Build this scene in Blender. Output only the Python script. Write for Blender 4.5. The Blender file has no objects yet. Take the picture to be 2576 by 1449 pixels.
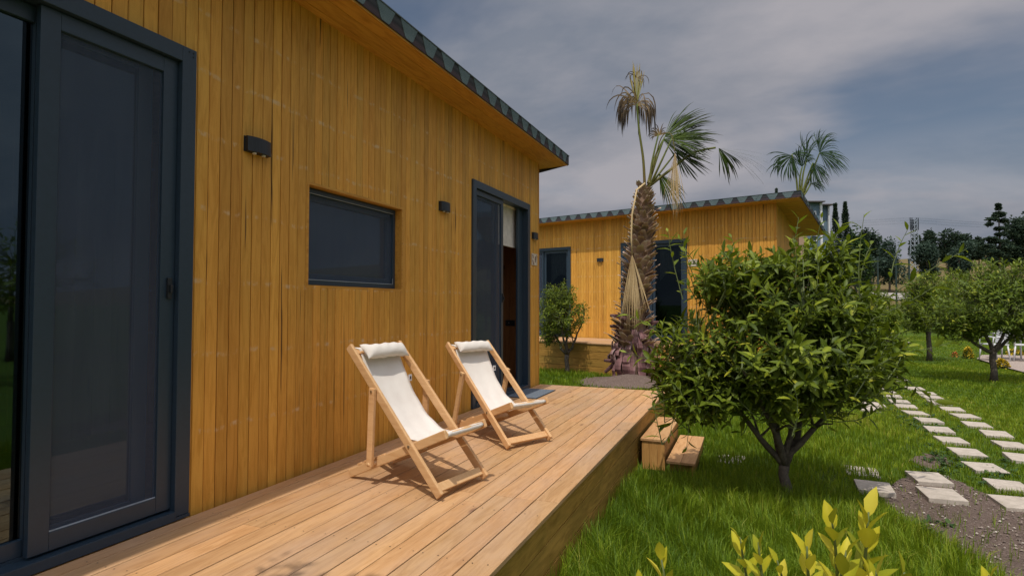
import bpy, bmesh, math, random
import numpy as np
from mathutils import Vector, Matrix, noise as mnoise
R = math.radians
rng = np.random.default_rng(7)
random.seed(7)
scene = bpy.context.scene
COL = scene.collection

# ------------------------------------------------------------------ camera
EYE = np.array([2.731, 0.0, 1.10])          # metres; deck top is z = 0, lawn is z = -0.475
YAW, PITCH, ROLL, FPX = R(22.348), R(1.679), R(0.078), 1452.0
cf = np.array([-math.sin(YAW)*math.cos(PITCH), math.cos(YAW)*math.cos(PITCH), math.sin(PITCH)])
cr = np.array([math.cos(YAW), math.sin(YAW), 0.0])
cu = np.cross(cr, cf)
cr, cu = math.cos(ROLL)*cr + math.sin(ROLL)*cu, -math.sin(ROLL)*cr + math.cos(ROLL)*cu
cam_d = bpy.data.cameras.new('camera'); cam = bpy.data.objects.new('camera', cam_d); COL.objects.link(cam)
cam_d.sensor_width = 36; cam_d.lens = 36*FPX/2576
cam_d.clip_start = 0.05; cam_d.clip_end = 6000
m = Matrix(((cr[0], cu[0], -cf[0], EYE[0]), (cr[1], cu[1], -cf[1], EYE[1]), (cr[2], cu[2], -cf[2], EYE[2]), (0, 0, 0, 1)))
cam.matrix_world = m
scene.camera = cam
GZ = -0.475
def pray(u, v): return cf + cr*(u-1288)/FPX - cu*(v-724.5)/FPX
def on_z(u, v, z=GZ):
    d = pray(u, v); return EYE + d*(z-EYE[2])/d[2]
def at_depth(u, v, dep): return EYE + pray(u, v)*dep

# ------------------------------------------------------------------ world + sun
SUN = Vector((0.044, -0.446, 1.0)).normalized()
elev = math.asin(SUN.z); az = math.atan2(SUN.x, SUN.y)
w = bpy.data.worlds.new('World'); scene.world = w; w.use_nodes = True
nt = w.node_tree; nt.nodes.clear()
def N(nt, t, **k):
    n = nt.nodes.new(t)
    for a, b in k.items():
        if a == 'inp':
            for i, vv in b.items(): n.inputs[i].default_value = vv
        else: setattr(n, a, b)
    return n
def L(nt, a, b): nt.links.new(a, b)
sky = N(nt, 'ShaderNodeTexSky', sky_type='NISHITA', sun_disc=False, sun_elevation=elev, sun_rotation=az % (2*math.pi), air_density=1.0, dust_density=1.2, ozone_density=1.6)
tc = N(nt, 'ShaderNodeTexCoord')
sep = N(nt, 'ShaderNodeSeparateXYZ'); L(nt, tc.outputs['Generated'], sep.inputs[0])
zc = N(nt, 'ShaderNodeMath', operation='MAXIMUM', inp={1: 0.0}); L(nt, sep.outputs['Z'], zc.inputs[0])
zd = N(nt, 'ShaderNodeMath', operation='ADD', inp={1: 0.42}); L(nt, zc.outputs[0], zd.inputs[0])
dv = N(nt, 'ShaderNodeVectorMath', operation='DIVIDE')
cmb = N(nt, 'ShaderNodeCombineXYZ')
for i in range(3): L(nt, zd.outputs[0], cmb.inputs[i])
L(nt, tc.outputs['Generated'], dv.inputs[0]); L(nt, cmb.outputs[0], dv.inputs[1])
mp = N(nt, 'ShaderNodeMapping'); mp.inputs['Rotation'].default_value = (0, 0, R(-50)); mp.inputs['Scale'].default_value = (0.85, 1.5, 1.0)
mp.inputs['Location'].default_value = (2.1, 0.2, 0)
L(nt, dv.outputs[0], mp.inputs[0])
cn = N(nt, 'ShaderNodeTexNoise', inp={'Scale': 1.05, 'Detail': 6.0, 'Roughness': 0.5, 'Distortion': 0.25}); L(nt, mp.outputs[0], cn.inputs['Vector'])
cr1 = N(nt, 'ShaderNodeMapRange', inp={1: 0.29, 2: 0.47, 3: 0.22, 4: 1.0}); cr1.interpolation_type = 'SMOOTHSTEP'; L(nt, cn.outputs['Fac'], cr1.inputs[0])
cn2 = N(nt, 'ShaderNodeTexNoise', inp={'Scale': 1.7, 'Detail': 7.0, 'Roughness': 0.55}); L(nt, mp.outputs[0], cn2.inputs['Vector'])
cc = N(nt, 'ShaderNodeMix', data_type='RGBA'); cc.inputs['A'].default_value = (2.5, 2.78, 3.4, 1); cc.inputs['B'].default_value = (4.55, 4.4, 4.75, 1)
cr2 = N(nt, 'ShaderNodeMapRange', inp={1: 0.38, 2: 0.60}); L(nt, cn2.outputs['Fac'], cr2.inputs[0]); L(nt, cr2.outputs[0], cc.inputs['Factor'])
# clouds brightened on the sun's side, an added glow to light the shaded wall
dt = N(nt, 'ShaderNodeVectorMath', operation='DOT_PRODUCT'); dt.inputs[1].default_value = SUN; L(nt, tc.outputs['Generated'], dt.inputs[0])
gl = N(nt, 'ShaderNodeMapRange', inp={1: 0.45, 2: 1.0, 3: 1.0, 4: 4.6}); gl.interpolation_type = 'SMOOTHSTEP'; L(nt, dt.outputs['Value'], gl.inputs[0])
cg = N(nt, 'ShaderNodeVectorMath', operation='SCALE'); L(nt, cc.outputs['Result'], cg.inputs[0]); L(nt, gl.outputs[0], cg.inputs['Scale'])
skd = N(nt, 'ShaderNodeVectorMath', operation='MULTIPLY'); skd.inputs[1].default_value = (0.5, 0.62, 0.66); L(nt, sky.outputs[0], skd.inputs[0])
hz = N(nt, 'ShaderNodeMapRange', inp={1: 0.10, 2: 0.30, 3: 1.0, 4: 0.0}); L(nt, sep.outputs['Z'], hz.inputs[0])
cmx = N(nt, 'ShaderNodeMath', operation='MAXIMUM'); L(nt, cr1.outputs[0], cmx.inputs[0]); L(nt, hz.outputs[0], cmx.inputs[1])
mx = N(nt, 'ShaderNodeMix', data_type='RGBA')
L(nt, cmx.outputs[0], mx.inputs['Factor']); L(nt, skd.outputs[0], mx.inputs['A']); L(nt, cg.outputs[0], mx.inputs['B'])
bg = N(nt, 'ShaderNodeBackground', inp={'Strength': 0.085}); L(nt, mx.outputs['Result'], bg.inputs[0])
wo = N(nt, 'ShaderNodeOutputWorld'); L(nt, bg.outputs[0], wo.inputs[0])
sl = bpy.data.lights.new('sun', 'SUN'); sl.energy = 3.05; sl.angle = R(0.6); sl.color = (1.0, 0.93, 0.84)
so = bpy.data.objects.new('sun', sl); COL.objects.link(so); so.rotation_euler = SUN.to_track_quat('Z', 'Y').to_euler(); so.location = (0, 0, 30)
scene.view_settings.view_transform = 'Standard'; scene.view_settings.look = 'None'
scene.view_settings.exposure = 0.0; scene.view_settings.gamma = 1.0; scene.view_settings.use_curve_mapping = False
scene.cycles.max_bounces = 8; scene.cycles.transparent_max_bounces = 16; scene.cycles.sample_clamp_indirect = 6

# ------------------------------------------------------------------ materials
def new_mat(name):
    mt = bpy.data.materials.new(name); mt.use_nodes = True
    t = mt.node_tree; t.nodes.clear()
    o = N(t, 'ShaderNodeOutputMaterial'); b = N(t, 'ShaderNodeBsdfPrincipled'); L(t, b.outputs[0], o.inputs[0])
    return mt, t, b, o
def ramp(t, src, stops):
    r = N(t, 'ShaderNodeValToRGB'); e = r.color_ramp.elements
    while len(e) < len(stops): e.new(0.5)
    for k, (p, c) in enumerate(stops): e[k].position = p; e[k].color = (*c, 1)
    L(t, src, r.inputs[0]); return r.outputs[0]
def mixc(t, fac, a, b, mode='MIX'):
    n = N(t, 'ShaderNodeMix', data_type='RGBA', blend_type=mode)
    for s, v in (('Factor', fac), ('A', a), ('B', b)):
        if isinstance(v, (int, float)): n.inputs[s].default_value = v
        elif isinstance(v, tuple): n.inputs[s].default_value = (*v, 1)
        else: L(t, v, n.inputs[s])
    return n.outputs['Result']
def mrange(t, src, a, b, c=0.0, d=1.0, smooth=False):
    n = N(t, 'ShaderNodeMapRange', inp={1: a, 2: b, 3: c, 4: d})
    if smooth: n.interpolation_type = 'SMOOTHSTEP'
    L(t, src, n.inputs[0]); return n.outputs[0]
def math_(t, op, a, b=None):
    n = N(t, 'ShaderNodeMath', operation=op)
    for i, v in enumerate((a, b)):
        if v is None: continue
        if isinstance(v, (int, float)): n.inputs[i].default_value = v
        else: L(t, v, n.inputs[i])
    return n.outputs[0]
def coords(t, scale=(1, 1, 1), rndk=0.0, kind='Object'):
    c = N(t, 'ShaderNodeTexCoord'); src = c.outputs[kind]
    if rndk:
        a = N(t, 'ShaderNodeAttribute', attribute_name='rnd')
        s = N(t, 'ShaderNodeVectorMath', operation='SCALE', inp={'Scale': rndk})
        k = N(t, 'ShaderNodeCombineXYZ')
        for i in range(3): L(t, a.outputs['Fac'], k.inputs[i])
        L(t, k.outputs[0], s.inputs[0])
        ad = N(t, 'ShaderNodeVectorMath', operation='ADD'); L(t, src, ad.inputs[0]); L(t, s.outputs[0], ad.inputs[1]); src = ad.outputs[0]
    mpn = N(t, 'ShaderNodeMapping'); mpn.inputs['Scale'].default_value = scale; L(t, src, mpn.inputs[0]); return mpn.outputs[0]
def tnoise(t, vec, scale, detail=4, rough=0.55, dist=0.0):
    n = N(t, 'ShaderNodeTexNoise', inp={'Scale': scale, 'Detail': detail, 'Roughness': rough, 'Distortion': dist}); L(t, vec, n.inputs['Vector']); return n.outputs['Fac']
def bump(t, b, h, strength, dist=0.002):
    n = N(t, 'ShaderNodeBump', inp={'Strength': strength, 'Distance': dist}); L(t, h, n.inputs['Height']); L(t, n.outputs[0], b.inputs['Normal'])

def wood(name, cA, cB, cDark, axis='z', var=0.35, rough=0.55, knots=0.5, cracks=0.0, scuffs=None, stain=None, tone=None):
    """axis = grain direction; cA light wood, cB darker grain, cDark knots"""
    mt, t, b, o = new_mat(name)
    ax = {'x': (0.12, 1, 1), 'y': (1, 0.12, 1), 'z': (1, 1, 0.12)}[axis]
    ax2 = {'x': (0.02, 1, 1), 'y': (1, 0.02, 1), 'z': (1, 1, 0.02)}[axis]
    v = coords(t, ax, 23.0); v2 = coords(t, ax2, 31.0); vo = coords(t, (1, 1, 1), 0.0)
    wavef = tnoise(t, v, 22, 5, 0.6, 1.6); fine = tnoise(t, v2, 160, 3, 0.6)
    g = math_(t, 'ADD', math_(t, 'MULTIPLY', wavef, 0.7), math_(t, 'MULTIPLY', fine, 0.3))
    col = ramp(t, g, [(0.36, cB), (0.56, cA)])
    at = N(t, 'ShaderNodeAttribute', attribute_name='rnd')
    wn = N(t, 'ShaderNodeTexWhiteNoise', noise_dimensions='1D'); L(t, at.outputs['Fac'], wn.inputs['W'])
    br = mrange(t, wn.outputs['Value'], 0, 1, 1-var, 1+var*0.6)
    mul = N(t, 'ShaderNodeVectorMath', operation='SCALE'); L(t, col, mul.inputs[0]); L(t, br, mul.inputs['Scale']); col = mul.outputs[0]
    sepc = N(t, 'ShaderNodeSeparateColor'); L(t, wn.outputs['Color'], sepc.inputs[0])
    col = mixc(t, math_(t, 'MULTIPLY', sepc.outputs[1], 0.35), col, mixc(t, 1.0, col, (1.15, 0.86, 0.7), 'MULTIPLY'))
    # knots: elongated spots
    kax = {'x': (0.35, 1, 1), 'y': (1, 0.35, 1), 'z': (1, 1, 0.35)}[axis]
    kv = coords(t, kax, 11.0)
    vn = N(t, 'ShaderNodeTexVoronoi', inp={'Scale': 3.4}); L(t, kv, vn.inputs['Vector'])
    kd = mrange(t, vn.outputs['Distance'], 0.015, 0.075, 1, 0, True); ring = mrange(t, vn.outputs['Distance'], 0.03, 0.2, 0.45, 0, True)
    sk = N(t, 'ShaderNodeSeparateColor'); L(t, vn.outputs['Color'], sk.inputs[0])
    pick = mrange(t, sk.outputs[0], 1-knots, 1-knots+0.02)
    col = mixc(t, math_(t, 'MULTIPLY', ring, pick), col, cB); col = mixc(t, math_(t, 'MULTIPLY', kd, pick), col, cDark)
    if cracks:
        cax = {'x': (0.7, 24, 24), 'y': (24, 0.7, 24), 'z': (24, 24, 0.7)}[axis]
        cv = coords(t, cax, 0.0); cf_ = tnoise(t, cv, 1.0, 3, 0.5)
        big = tnoise(t, vo, 1.3, 2)
        ck = math_(t, 'MULTIPLY', mrange(t, cf_, 0.655, 0.70, 0, 1, True), mrange(t, big, 0.40, 0.52, 0.25, cracks))
        col = mixc(t, ck, col, cDark)
    big = tnoise(t, vo, 0.9, 4, 0.6)
    col = mixc(t, mrange(t, big, 0.35, 0.7, 0, 0.35), col, mixc(t, 1.0, col, (0.72, 0.68, 0.66), 'MULTIPLY'))
    if scuffs:
        sp = N(t, 'ShaderNodeSeparateXYZ'); L(t, vo, sp.inputs[0])
        tot = None
        wob = tnoise(t, coords(t, (1, 3, 0.2)), 1.1, 2)
        zz = math_(t, 'ADD', sp.outputs['Z'], math_(t, 'MULTIPLY', wob, 0.06))
        for h in scuffs:
            d = math_(t, 'ABSOLUTE', math_(t, 'SUBTRACT', zz, h+0.03))
            band = mrange(t, d, 0.004, 0.02, 1, 0, True)
            tot = band if tot is None else math_(t, 'MAXIMUM', tot, band)
        br2 = mrange(t, tnoise(t, coords(t, (1, 9, 5)), 2.0, 3, 0.7), 0.50, 0.66, 0, 0.75)
        col = mixc(t, math_(t, 'MULTIPLY', tot, br2), col, (0.62, 0.45, 0.26))
    if stain:
        sn = tnoise(t, coords(t, stain[2]), 2.2, 5, 0.65); col = mixc(t, mrange(t, sn, 0.42, 0.68, 0, stain[1]), col, stain[0])
    L(t, col, b.inputs['Base Color']); b.inputs['Roughness'].default_value = rough; b.inputs['Specular IOR Level'].default_value = 0.3
    bump(t, b, g, 0.35, 0.002)
    return mt
def plain(name, col, rough=0.5, metal=0.0, nscale=0, namt=0.15, spec=0.5, bmp=0.0):
    mt, t, b, o = new_mat(name)
    v = coords(t); n = tnoise(t, v, nscale or 12, 5, 0.6)
    c = mixc(t, mrange(t, n, 0.3, 0.7), tuple(x*(1-namt) for x in col), tuple(min(1, x*(1+namt)) for x in col))
    L(t, c, b.inputs['Base Color']); b.inputs['Roughness'].default_value = rough; b.inputs['Metallic'].default_value = metal
    b.inputs['Specular IOR Level'].default_value = spec
    if bmp: bump(t, b, n, bmp, 0.003)
    return mt
M = {}
M['clad'] = wood('stained_cladding', (0.68, 0.370, 0.066), (0.54, 0.265, 0.036), (0.05, 0.020, 0.008), 'z', 0.21, 0.55, 0.30, 0.9, scuffs=[0.42, 0.83, 1.22, 1.62, 2.02, 2.36, 2.68])
M['soffit'] = wood('soffit_boards', (0.60, 0.330, 0.060), (0.42, 0.20, 0.030), (0.08, 0.02, 0.006), 'y', 0.15, 0.5, 0.3)
M['deck'] = wood('deck_boards', (0.54, 0.335, 0.160), (0.41, 0.235, 0.100), (0.20, 0.09, 0.04), 'y', 0.17, 0.6, 0.85, stain=((0.46, 0.33, 0.235), 0.5, (1, 0.35, 1)))
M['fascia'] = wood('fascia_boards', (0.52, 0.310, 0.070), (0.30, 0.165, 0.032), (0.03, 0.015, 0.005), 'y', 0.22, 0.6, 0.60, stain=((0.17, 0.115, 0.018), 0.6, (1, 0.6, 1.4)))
M['step'] = wood('step_boards', (0.58, 0.36, 0.17), (0.46, 0.26, 0.11), (0.15, 0.06, 0.02), 'y', 0.12, 0.6, 0.3)
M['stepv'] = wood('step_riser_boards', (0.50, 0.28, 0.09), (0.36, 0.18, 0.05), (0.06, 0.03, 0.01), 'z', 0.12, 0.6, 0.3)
M['beech'] = wood('chair_wood', (0.64, 0.42, 0.21), (0.56, 0.34, 0.155), (0.30, 0.14, 0.06), 'x', 0.1, 0.42, 0.1)
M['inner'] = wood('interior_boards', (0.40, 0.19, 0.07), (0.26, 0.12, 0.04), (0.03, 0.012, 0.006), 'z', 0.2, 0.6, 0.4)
M['frame'] = plain('anthracite_frame', (0.021, 0.039, 0.060), 0.38, 0, 40, 0.08)
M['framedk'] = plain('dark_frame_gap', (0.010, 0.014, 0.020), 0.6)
M['black'] = plain('black_metal', (0.012, 0.015, 0.019), 0.45, 0, 60, 0.1)
M['steel'] = plain('screw_steel', (0.5, 0.5, 0.5), 0.3, 1.0)
M['blind'] = plain('white_blind', (0.62, 0.58, 0.52), 0.8)
M['mat'] = plain('grey_mat', (0.135, 0.160, 0.190), 0.95, 0, 260, 0.35, 0.1, 0.6)
M['darkedge'] = plain('mat_edge', (0.02, 0.02, 0.025), 0.9)
M['drip'] = plain('roof_metal_edge', (0.05, 0.07, 0.075), 0.45)
M['spline'] = plain('pale_bead', (0.35, 0.38, 0.40), 0.5)
M['tile'] = plain('cream_tile', (0.55, 0.50, 0.42), 0.35)
M['tiledk'] = plain('tile_glaze_dark', (0.04, 0.025, 0.03), 0.35)
M['tilebr'] = plain('tile_glaze_wine', (0.16, 0.05, 0.04), 0.35)
M['whitep'] = plain('white_paint', (0.62, 0.63, 0.64), 0.45)
M['bluep'] = plain('house_render', (0.11, 0.17, 0.22), 0.8, 0, 3, 0.08)
M['roofdk'] = plain('flat_roof', (0.10, 0.09, 0.09), 0.8)
M['solar'] = plain('solar_panel', (0.02, 0.03, 0.05), 0.25)
M['galv'] = plain('galvanised', (0.36, 0.42, 0.48), 0.5, 0.3)
M['insul'] = plain('insulators', (0.03, 0.04, 0.05), 0.5)
M['postg'] = plain('fence_post_paint', (0.012, 0.03, 0.026), 0.6)
M['trunkc'] = plain('citrus_bark', (0.085, 0.07, 0.055), 0.85, 0, 30, 0.45, 0.3, 0.8)
M['twig'] = plain('green_twig', (0.10, 0.13, 0.035), 0.6)
M['flower'] = plain('yellow_petal', (0.62, 0.46, 0.02), 0.7)
M['flowerred'] = plain('orange_petal', (0.65, 0.16, 0.03), 0.7)
M['fruit'] = plain('lemon_skin', (0.45, 0.42, 0.05), 0.4)

def shingle_mat(name, base, dark):
    mt, t, b, o = new_mat(name); v = coords(t)
    gr = tnoise(t, v, 420, 2, 0.7); n2 = tnoise(t, v, 5, 3)
    c = ramp(t, gr, [(0.38, dark), (0.62, base)]); c = mixc(t, mrange(t, n2, 0.3, 0.7, 0, 0.3), c, dark)
    L(t, c, b.inputs['Base Color']); b.inputs['Roughness'].default_value = 0.9; b.inputs['Specular IOR Level'].default_value = 0.2
    bump(t, b, gr, 0.8, 0.003); return mt
M['sh_light'] = shingle_mat('shingle_green', (0.175, 0.235, 0.245), (0.075, 0.105, 0.115))
mt, t, b, o = new_mat('shingle_banded'); v = coords(t); gr = tnoise(t, v, 420, 2, 0.7)
sp = N(t, 'ShaderNodeSeparateXYZ'); L(t, v, sp.inputs[0])
zz = math_(t, 'FRACT', math_(t, 'MULTIPLY', math_(t, 'SUBTRACT', sp.outputs['Z'], 3.09), 7.0))
c = ramp(t, zz, [(0.0, (0.055, 0.030, 0.034)), (0.3, (0.075, 0.048, 0.056)), (0.52, (0.020, 0.020, 0.024)), (0.72, (0.05, 0.055, 0.062)), (0.9, (0.02, 0.026, 0.03))])
c = mixc(t, mrange(t, gr, 0.35, 0.7, 0, 0.5), c, (0.02, 0.02, 0.024)); L(t, c, b.inputs['Base Color']); b.inputs['Roughness'].default_value = 0.92; bump(t, b, gr, 0.8, 0.003)
M['sh_dark'] = mt

# glass: reflective pane, see-through with a dark tint
mt, t, b, o = new_mat('window_glass'); t.nodes.remove(b)
fr = N(t, 'ShaderNodeFresnel', inp={'IOR': 2.05}); gls = N(t, 'ShaderNodeBsdfGlossy', inp={'Color': (0.62, 0.86, 1.0, 1), 'Roughness': 0.02}); tr = N(t, 'ShaderNodeBsdfTransparent', inp={'Color': (0.16, 0.19, 0.21, 1)})
ms = N(t, 'ShaderNodeMixShader'); L(t, fr.outputs[0], ms.inputs[0]); L(t, tr.outputs[0], ms.inputs[1]); L(t, gls.outputs[0], ms.inputs[2]); L(t, ms.outputs[0], o.inputs[0])
M['glass'] = mt
M['glass_far'] = mt.copy(); M['glass_far'].name = 'plain_glass'; [setattr(n_.inputs['IOR'], 'default_value', 1.38) for n_ in M['glass_far'].node_tree.nodes if n_.type == 'FRESNEL']
# insect screen: woven mesh, partly see-through
mt, t, b, o = new_mat('insect_screen')
b.inputs['Roughness'].default_value = 0.75
v = coords(t, (1, 1, 1)); wv = tnoise(t, coords(t, (1, 9, 0.6)), 3.0, 3, 0.5, 0.8); c = mixc(t, mrange(t, wv, 0.3, 0.7), (0.045, 0.066, 0.108), (0.060, 0.084, 0.130)); L(t, c, b.inputs['Base Color'])
tr = N(t, 'ShaderNodeBsdfTransparent'); ms = N(t, 'ShaderNodeMixShader', inp={0: 0.50}); L(t, tr.outputs[0], ms.inputs[1]); L(t, b.outputs[0], ms.inputs[2]); L(t, ms.outputs[0], o.inputs[0])
M['screen'] = mt
# canvas
mt, t, b, o = new_mat('canvas_cloth'); v = coords(t)
n = tnoise(t, v, 9, 3); fi = tnoise(t, v, 600, 2); c = mixc(t, mrange(t, n, 0.3, 0.7), (0.75, 0.70, 0.635), (0.80, 0.76, 0.695)); L(t, c, b.inputs['Base Color'])
b.inputs['Roughness'].default_value = 0.95; b.inputs['Specular IOR Level'].default_value = 0.1
bump(t, b, math_(t, 'ADD', math_(t, 'MULTIPLY', n, 3), fi), 0.25, 0.003)
tl = N(t, 'ShaderNodeBsdfTranslucent'); L(t, c, tl.inputs[0]); ms = N(t, 'ShaderNodeMixShader', inp={0: 0.15}); L(t, b.outputs[0], ms.inputs[1]); L(t, tl.outputs[0], ms.inputs[2]); L(t, ms.outputs[0], o.inputs[0])
M['canvas'] = mt

def leaf_mat(name, stops, rough=0.48, transl=0.25, tcol=(0.30, 0.40, 0.02), spec=0.22):
    mt, t, b, o = new_mat(name)
    at = N(t, 'ShaderNodeAttribute', attribute_name='rnd')
    c = ramp(t, at.outputs['Fac'], stops)
    L(t, c, b.inputs['Base Color']); b.inputs['Roughness'].default_value = rough; b.inputs['Specular IOR Level'].default_value = spec
    tl = N(t, 'ShaderNodeBsdfTranslucent'); tc_ = mixc(t, 0.55, c, tcol); L(t, tc_, tl.inputs[0])
    ms = N(t, 'ShaderNodeMixShader', inp={0: transl}); L(t, b.outputs[0], ms.inputs[1]); L(t, tl.outputs[0], ms.inputs[2]); L(t, ms.outputs[0], o.inputs[0])
    return mt
M['leaf'] = leaf_mat('citrus_leaf', [(0.0, (0.040, 0.066, 0.006)), (0.45, (0.100, 0.142, 0.012)), (0.8, (0.175, 0.220, 0.018)), (0.97, (0.27, 0.31, 0.025)), (1.0, (0.34, 0.33, 0.03))])
M['leafy'] = leaf_mat('citrus_leaf_bright', [(0.0, (0.055, 0.090, 0.009)), (0.5, (0.105, 0.155, 0.014)), (0.85, (0.18, 0.225, 0.020)), (1.0, (0.30, 0.30, 0.03))])
M['leafgold'] = leaf_mat('young_lemon_leaf', [(0.0, (0.17, 0.22, 0.018)), (0.4, (0.36, 0.37, 0.025)), (0.75, (0.58, 0.52, 0.035)), (1.0, (0.72, 0.62, 0.08))], 0.4, 0.3, (0.55, 0.50, 0.03))
M['grass'] = leaf_mat('grass_blade', [(0.0, (0.060, 0.120, 0.008)), (0.45, (0.160, 0.245, 0.012)), (0.8, (0.285, 0.355, 0.020)), (1.0, (0.36, 0.34, 0.06))], 0.55, 0.35, (0.34, 0.44, 0.02), 0.25)
M['olive'] = leaf_mat('olive_foliage', [(0.0, (0.025, 0.050, 0.038)), (0.6, (0.068, 0.108, 0.080)), (1.0, (0.120, 0.165, 0.125))], 0.7, 0.35, (0.07, 0.12, 0.075), 0.1)
M['darkfol'] = leaf_mat('dark_foliage', [(0.0, (0.018, 0.036, 0.026)), (0.6, (0.040, 0.068, 0.044)), (1.0, (0.080, 0.110, 0.062))], 0.7, 0.35, (0.05, 0.085, 0.045), 0.1)  # foliage colour lightened to stand in for distance haze
M['midfol'] = leaf_mat('green_foliage', [(0.0, (0.020, 0.045, 0.014)), (0.6, (0.040, 0.080, 0.020)), (1.0, (0.080, 0.120, 0.030))], 0.6, 0.12, (0.1, 0.18, 0.04), 0.2)
M['palmg'] = leaf_mat('palm_green', [(0.0, (0.030, 0.060, 0.005)), (0.35, (0.055, 0.090, 0.007)), (0.7, (0.022, 0.040, 0.007)), (1.0, (0.028, 0.026, 0.012))], 0.65, 0.08, (0.12, 0.18, 0.01), 0.12)
M['palmg2'] = leaf_mat('palm_far_green', [(0.0, (0.018, 0.045, 0.010)), (0.6, (0.025, 0.055, 0.014)), (1.0, (0.025, 0.04, 0.018))], 0.65, 0.08, (0.08, 0.14, 0.02), 0.12)
M['palmdead'] = leaf_mat('palm_withered', [(0.0, (0.20, 0.22, 0.04)), (0.25, (0.36, 0.28, 0.09)), (0.5, (0.24, 0.16, 0.07)), (0.75, (0.08, 0.055, 0.035)), (1.0, (0.030, 0.028, 0.028))], 0.6, 0.1, (0.3, 0.22, 0.08))
M['straw'] = leaf_mat('palm_straw', [(0.0, (0.46, 0.33, 0.16)), (0.5, (0.60, 0.45, 0.24)), (1.0, (0.48, 0.34, 0.17))], 0.7, 0.15, (0.4, 0.3, 0.12), 0.2)
M['petiole'] = leaf_mat('palm_petiole', [(0.0, (0.16, 0.085, 0.03)), (0.3, (0.14, 0.12, 0.03)), (1.0, (0.11, 0.15, 0.03))], 0.5, 0.0)
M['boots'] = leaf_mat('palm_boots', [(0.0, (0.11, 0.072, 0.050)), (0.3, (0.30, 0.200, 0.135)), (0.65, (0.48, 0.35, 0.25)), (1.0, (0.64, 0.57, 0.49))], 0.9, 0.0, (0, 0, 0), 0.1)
M['peel'] = leaf_mat('palm_peeling', [(0.0, (0.05, 0.028, 0.028)), (0.4, (0.19, 0.095, 0.092)), (0.75, (0.31, 0.185, 0.175)), (1.0, (0.34, 0.29, 0.27))], 0.8, 0.0, (0, 0, 0), 0.2)

# ground materials
mt, t, b, o = new_mat('lawn_soil'); v = coords(t)
n1 = tnoise(t, v, 0.35, 5, 0.6); n2 = tnoise(t, v, 26, 6, 0.7); n3 = tnoise(t, v, 3.0, 5)
gcol = ramp(t, n2, [(0.3, (0.030, 0.060, 0.010)), (0.5, (0.070, 0.120, 0.014)), (0.75, (0.125, 0.165, 0.022))])
gcol = mixc(t, mrange(t, n3, 0.45, 0.75, 0, 0.5), gcol, (0.05, 0.045, 0.025))
dcol = ramp(t, n2, [(0.3, (0.105, 0.080, 0.036)), (0.7, (0.20, 0.150, 0.070))]); dcol = mixc(t, mrange(t, n1, 0.5, 0.65), dcol, (0.11, 0.12, 0.045))
sp = N(t, 'ShaderNodeSeparateXYZ'); L(t, v, sp.inputs[0])
hh = mrange(t, math_(t, 'ADD', sp.outputs['Z'], math_(t, 'MULTIPLY', n1, 1.0)), 1.0, 1.8)
c = mixc(t, hh, gcol, dcol); L(t, c, b.inputs['Base Color']); b.inputs['Roughness'].default_value = 0.95; b.inputs['Specular IOR Level'].default_value = 0.1; bump(t, b, n2, 0.8, 0.03)
M['ground'] = mt
def soil(name, a, c2, big=(0.2, 0.17, 0.13)):
    mt, t, b, o = new_mat(name); v = coords(t)
    n2 = tnoise(t, v, 45, 8, 0.75); n1 = tnoise(t, v, 4, 4); vo = N(t, 'ShaderNodeTexVoronoi', inp={'Scale': 55.0}); L(t, v, vo.inputs['Vector'])
    c = ramp(t, n2, [(0.32, a), (0.6, c2)]); c = mixc(t, mrange(t, n1, 0.45, 0.7, 0, 0.5), c, big)
    sk = N(t, 'ShaderNodeSeparateColor'); L(t, vo.outputs['Color'], sk.inputs[0])
    st = math_(t, 'MULTIPLY', mrange(t, sk.outputs[0], 0.9, 0.93), mrange(t, vo.outputs['Distance'], 0.2, 0.35, 1, 0)); c = mixc(t, st, c, (0.36, 0.31, 0.26))
    L(t, c, b.inputs['Base Color']); b.inputs['Roughness'].default_value = 0.95; b.inputs['Specular IOR Level'].default_value = 0.1
    bump(t, b, math_(t, 'ADD', n2, math_(t, 'MULTIPLY', vo.outputs['Distance'], 0.5)), 1.0, 0.02); return mt
M['dirt'] = soil('bare_soil', (0.085, 0.060, 0.048), (0.20, 0.150, 0.122), (0.13, 0.095, 0.078))
M['road'] = soil('pale_road', (0.26, 0.24, 0.22), (0.38, 0.35, 0.32), (0.30, 0.28, 0.26))
M['terrace'] = soil('terrace_paving', (0.32, 0.26, 0.22), (0.42, 0.35, 0.30), (0.36, 0.29, 0.25))
mt, t, b, o = new_mat('stepping_stone'); v = coords(t, (1, 1, 1), 13)
n2 = tnoise(t, v, 14, 7, 0.7); n3 = tnoise(t, v, 90, 3, 0.6); c = ramp(t, n2, [(0.3, (0.33, 0.29, 0.235)), (0.65, (0.49, 0.43, 0.36))]); c = mixc(t, mrange(t, n3, 0.55, 0.75, 0, 0.45), c, (0.26, 0.23, 0.19))
L(t, c, b.inputs['Base Color']); b.inputs['Roughness'].default_value = 0.85; b.inputs['Specular IOR Level'].default_value = 0.2; bump(t, b, n3, 0.5, 0.003)
M['stone'] = mt

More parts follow.
